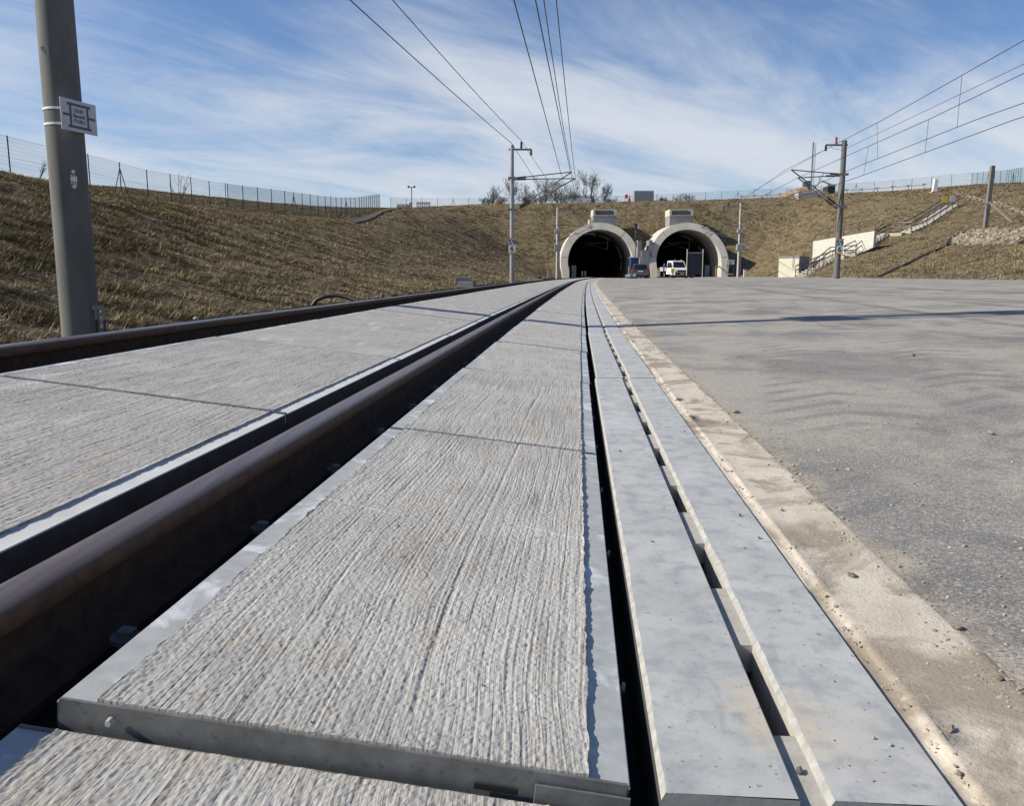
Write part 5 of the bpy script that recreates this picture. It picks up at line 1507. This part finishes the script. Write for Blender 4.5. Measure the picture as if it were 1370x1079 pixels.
# blue cabin by the left arch
D = 101; a = at(843, 368, D); b = at(855, 341, D)
r = empty('blue_cabin', ((a.x + b.x) / 2, D, zas(a.x, D)), 0, 'narrow blue cabin with a pale frame at the right leg of the left arch', 'cabin'); wv = (b.x - a.x) / 2; h = b.z - .35
q = MB(); q.box(-wv, wv, 0, 1.1, .05, h - .12); q.build('walls', M_BLUE, r); q = MB(); q.box(-wv - .05, wv + .05, -.05, 1.15, h - .12, h, bev=.03); q.build('roof', M_GREYB, r)
q = MB(); q.box(-wv - .03, -wv + .06, -.03, -.002, .05, h - .12); q.box(wv - .06, wv + .03, -.03, -.002, .05, h - .12); q.build('frame', M_GREYB, r)
q = MB(); q.box(-wv + .2, wv - .2, -.035, -.003, .1, h - .3, bev=.01); q.build('door', M_BLUE, r)
# signal post above the cabin
p = at(850, 341, 104); r = empty('signal_post', (p.x, 104, .3), 0, 'thin dark signal post with a white lamp between the two arches', 'signal')
hz = at(850, 299, 104).z - .3; q = MB(); q.tube([(0, 0, 0), (0, 0, hz)], .05, 8); q.build('pole', M_HAND, r)
q = MB(); q.box(-.15, .15, -.12, .12, hz - .6, hz, bev=.03); q.build('head', M_PLAST, r); q = MB(); q.box(.16, .38, -.1, .1, hz - .65, hz - .2, bev=.05); q.build('lamp', M_WHITE, r); q = MB(); q.tube([(-.6, 0, hz - 1.3), (0, 0, hz - 1.9), (.6, 0, hz - 2.2)], .05, 6); q.build('bracket', M_PLAST, r)
# red/white warning boards
for px, D, lab in ((882, 104, 'red and white striped warning board left of the truck'), (779, 112, 'pale warning board standing inside the left tunnel, left of a second one'), (783, 112, 'pale warning board inside the left tunnel, right of a similar one')):
    p = at(px, 367, D); z0 = .2; r = empty('warning_board', (p.x, D, z0), 0, lab, 'warning board')
    q = MB(); q.box(-.13 if px > 800 else -.09, .13 if px > 800 else .09, 0, .03, .1, 1.1 if px > 800 else .8); q.build('board', M_WHITE if px > 800 else M_PLATE, r)
    if px > 800:
        q = MB()
        for k in range(3): zz = .18 + k * .32; q.add([(-.13, -.004, zz), (.13, -.004, zz + .14), (.13, -.004, zz + .28), (-.13, -.004, zz + .14)], [(0, 1, 2, 3)])
        q.build('red_stripes', M_RED, r)
    q = MB(); q.box(-.3, .3, -.2, .2, 0, .1, bev=.02); q.build('base', M_PLAST, r)
# debris beside the car, cabinets, cable drum bits
D = 97; p = at(845, 370, D); mb = MB()
for i in range(26): stone_mesh(mb, (rs.uniform(-.8, .5), rs.uniform(-.5, .5), rs.uniform(0, .5)), rs.uniform(.08, .25), rs)
tag(mb.build('rubbish_heap', M_CONC, loc=(p.x, D, zas(p.x, D)), recalc=False), 'heap of pale rubbish and bags left of the parked car', 'rubbish heap')
for px, D, lab in ((735, 98, 'small grey cabinet left of the left portal mast'), (997, 98, 'small pale cabinet right of the right portal mast')):
    p = at(px, 369, D); z0 = min(.2, tz(p.x, D, .1)); r = empty('trackside_cabinet', (p.x, D, z0), 0, lab, 'cabinet', 'small cabinets at the portal masts')
    q = MB(); q.box(-.2, .2, -.15, .15, 0, 1.0, bev=.03); q.build('casing', M_GREYB if px < 800 else M_WHITEW, r); q = MB(); q.box(-.23, .23, -.18, .18, 1.0, 1.05); q.build('lid', M_CONC, r)
D = 99; p = at(977.5, 351, D); r = empty('notice_sign', (p.x, D, .3), 0, 'small white sign on legs left of the right portal mast', 'sign'); zz = p.z - .3
q = MB(); q.box(-.45, .45, 0, .03, zz - .25, zz + .28, bev=.01); q.build('board', M_PLATE, r); q = MB(); q.box(-.36, .36, -.006, -.002, zz + .10, zz + .16); q.box(-.12, .12, -.006, -.002, zz - .18, zz + .02); q.build('sign_print', M_GREYT, r); q = MB(); q.box(-.4, -.34, .035, .07, 0, zz); q.box(.34, .4, .035, .07, 0, zz); q.box(-.45, .45, .035, .07, zz - .5, zz - .44); q.build('legs', M_HAND, r)
# black cable hoses at right arch foot
mb = MB(); P0 = [at(958, 358, 104.5), at(962, 356.5, 104), at(968, 361, 103.5), at(974, 367, 103), at(982, 367.5, 102), at(992, 364, 102), at(1000, 360, 103)]
mb.tube(P0, .09, 8); tag(mb.build('cable_hose', M_BLACK, smooth=True), 'thick black hose looping from the foot of the right arch', 'hose')
# left lineside items
P0 = [at(418, 409, 16.2), at(424, 401, 16.2), at(436, 396.5, 16.2), at(452, 395, 16.2), at(468, 398.5, 16.1), at(482, 405, 16)]
mb = MB(); mb.tube(P0, .042, 10); tag(mb.build('cable_loop', M_BLACK, smooth=True), 'black cable loop rising behind the left rail', 'cable')
for i, (px, py, w_, lab) in enumerate(((624, 381, .33, 'lower front grey concrete block behind the left rail'), (618, 375, .3, 'upper grey concrete block resting at the slope foot'), (628, 378.5, .3, 'right grey concrete block of the little stack'))):
    D = 36 + i; p = at(px, py, D); q = MB(); q.box(-w_, w_, -.2, .3, -.13, .13, bev=.015, m=Matrix.Rotation(R(8 * i - 6), 4, 'Z')); tag(q.build('concrete_block', M_CONC, loc=p), lab, 'block', 'blocks at the slope foot')
q = MB(); P0 = [at(710, 364, 80), at(716, 369, 79), at(723, 371.5, 78)]; q.tube(P0, .12, 8); tag(q.build('drain_pipe', M_BLACK), 'short dark pipe end at the foot of the left slope', 'pipe')
mb = MB(); p = at(262, 426, 11.5); stone_mesh(mb, (0, 0, 0), .04, rs, .6); tag(mb.build('stone', M_WHITEW, loc=p, recalc=False), 'white crumpled lump just behind the left rail', 'stone')

# ------------------------------------------------------------------ grass
NG = 340000
gr = np.random.RandomState(11)
tri_v = V[quads][:, :3]; qv = V[quads]
cenq = qv.mean(1); area = np.linalg.norm(np.cross(qv[:, 1] - qv[:, 0], qv[:, 3] - qv[:, 0]), axis=1)
dist = np.hypot(cenq[:, 0], cenq[:, 1])
az = np.degrees(np.arctan2(cenq[:, 0], cenq[:, 1]))
ok = (np.abs(az) < 37) & (cenq[:, 1] > 4) & (dist < 190) & (cenq[:, 2] > -.45)
pr = area * ok / np.maximum(dist, 12) ** 1.5
pr /= pr.sum()
qi = gr.choice(len(quads), NG, p=pr)
u, v = gr.rand(NG, 1), gr.rand(NG, 1)
Q = qv[qi]
pos = (Q[:, 0] * (1 - u) * (1 - v) + Q[:, 1] * u * (1 - v) + Q[:, 2] * u * v + Q[:, 3] * (1 - u) * v)
nrmq = np.cross(Q[:, 1] - Q[:, 0], Q[:, 3] - Q[:, 0]); nrmq /= np.linalg.norm(nrmq, axis=1)[:, None] + 1e-9; nrmq[nrmq[:, 2] < 0] *= -1
# downhill direction
dh = nrmq * 1.0; dh[:, 2] = 0; dh /= np.linalg.norm(dh, axis=1)[:, None] + 1e-6
dgr = np.hypot(pos[:, 0], pos[:, 1])
clump = fbm(pos[:, 0] * 1.1, pos[:, 1] * 1.1, 21, 3)
keepg = gr.rand(NG) < np.clip((clump - .36) * 5, .16, 1)
pos = pos[keepg]; dh = dh[keepg]; dgr = dgr[keepg]; nrmq = nrmq[keepg]; clump = clump[keepg]
n = len(pos); NB = 5
P_ = np.repeat(pos, NB, 0); DH = np.repeat(dh, NB, 0); DG = np.repeat(dgr, NB); CL = np.repeat(clump, NB)
m_ = len(P_)
P_ = P_ + gr.normal(0, 1, (m_, 3)) * (np.array([.06, .06, .0]) * (1 + DG[:, None] * .015))
TS = np.repeat(gr.uniform(.7, 1.35, n), NB); ln = gr.uniform(.10, .22, m_) * TS * (1 + DG * .0015); wdh = .0055 * (1 + DG * .050)
th = gr.uniform(0, 2 * np.pi, m_)
rdir = np.stack([np.cos(th), np.sin(th), np.zeros(m_)], 1)
TD = np.repeat(gr.normal(0, .45, (n, 3)), NB, 0); dr = DH * .55 + rdir * .7 + TD + np.array([.3, -.1, 0]); dr[:, 2] = gr.uniform(.05, .75, m_) ; dr /= np.linalg.norm(dr, axis=1)[:, None]
side = np.cross(dr, np.array([0, 0, 1.0])); side /= np.linalg.norm(side, axis=1)[:, None] + 1e-9
base = P_ - np.array([0, 0, .02])
a = base - side * wdh[:, None]; b = base + side * wdh[:, None]; c = base + dr * ln[:, None]
VV = np.stack([a, b, c], 1).reshape(-1, 3)
me = bpy.data.meshes.new('dry_grass'); fast_mesh(me, VV, np.arange(m_ * 3).reshape(-1, 3))
big = fbm(P_[:, 0] * .5, P_[:, 1] * .5, 31, 3)
t = np.clip(np.repeat(gr.normal(.48, .20, n), NB) + gr.normal(0, .12, m_) + (big - .47) * 1.6, 0, 1)[:, None]
c0 = np.array([.11, .098, .050]); c1 = np.array([.34, .275, .165]); c2 = np.array([.64, .54, .36])
t = .52 + (t - .52) * np.exp(-DG[:, None] / 75)
colr = np.where(t < .5, c0 + (c1 - c0) * t * 2, c1 + (c2 - c1) * (t - .5) * 2)
ca_ = me.color_attributes.new('tint', 'FLOAT_COLOR', 'POINT')
ca_.data.foreach_set('color', np.repeat(np.concatenate([colr, np.ones((m_, 1))], 1), 3, 0).astype(np.float32).reshape(-1))
me.materials.append(M_GRASS)
gro = link(bpy.data.objects.new('dry_grass', me)); tag(gro, 'matted dry winter grass on the cutting slopes', 'grass', kind='stuff')
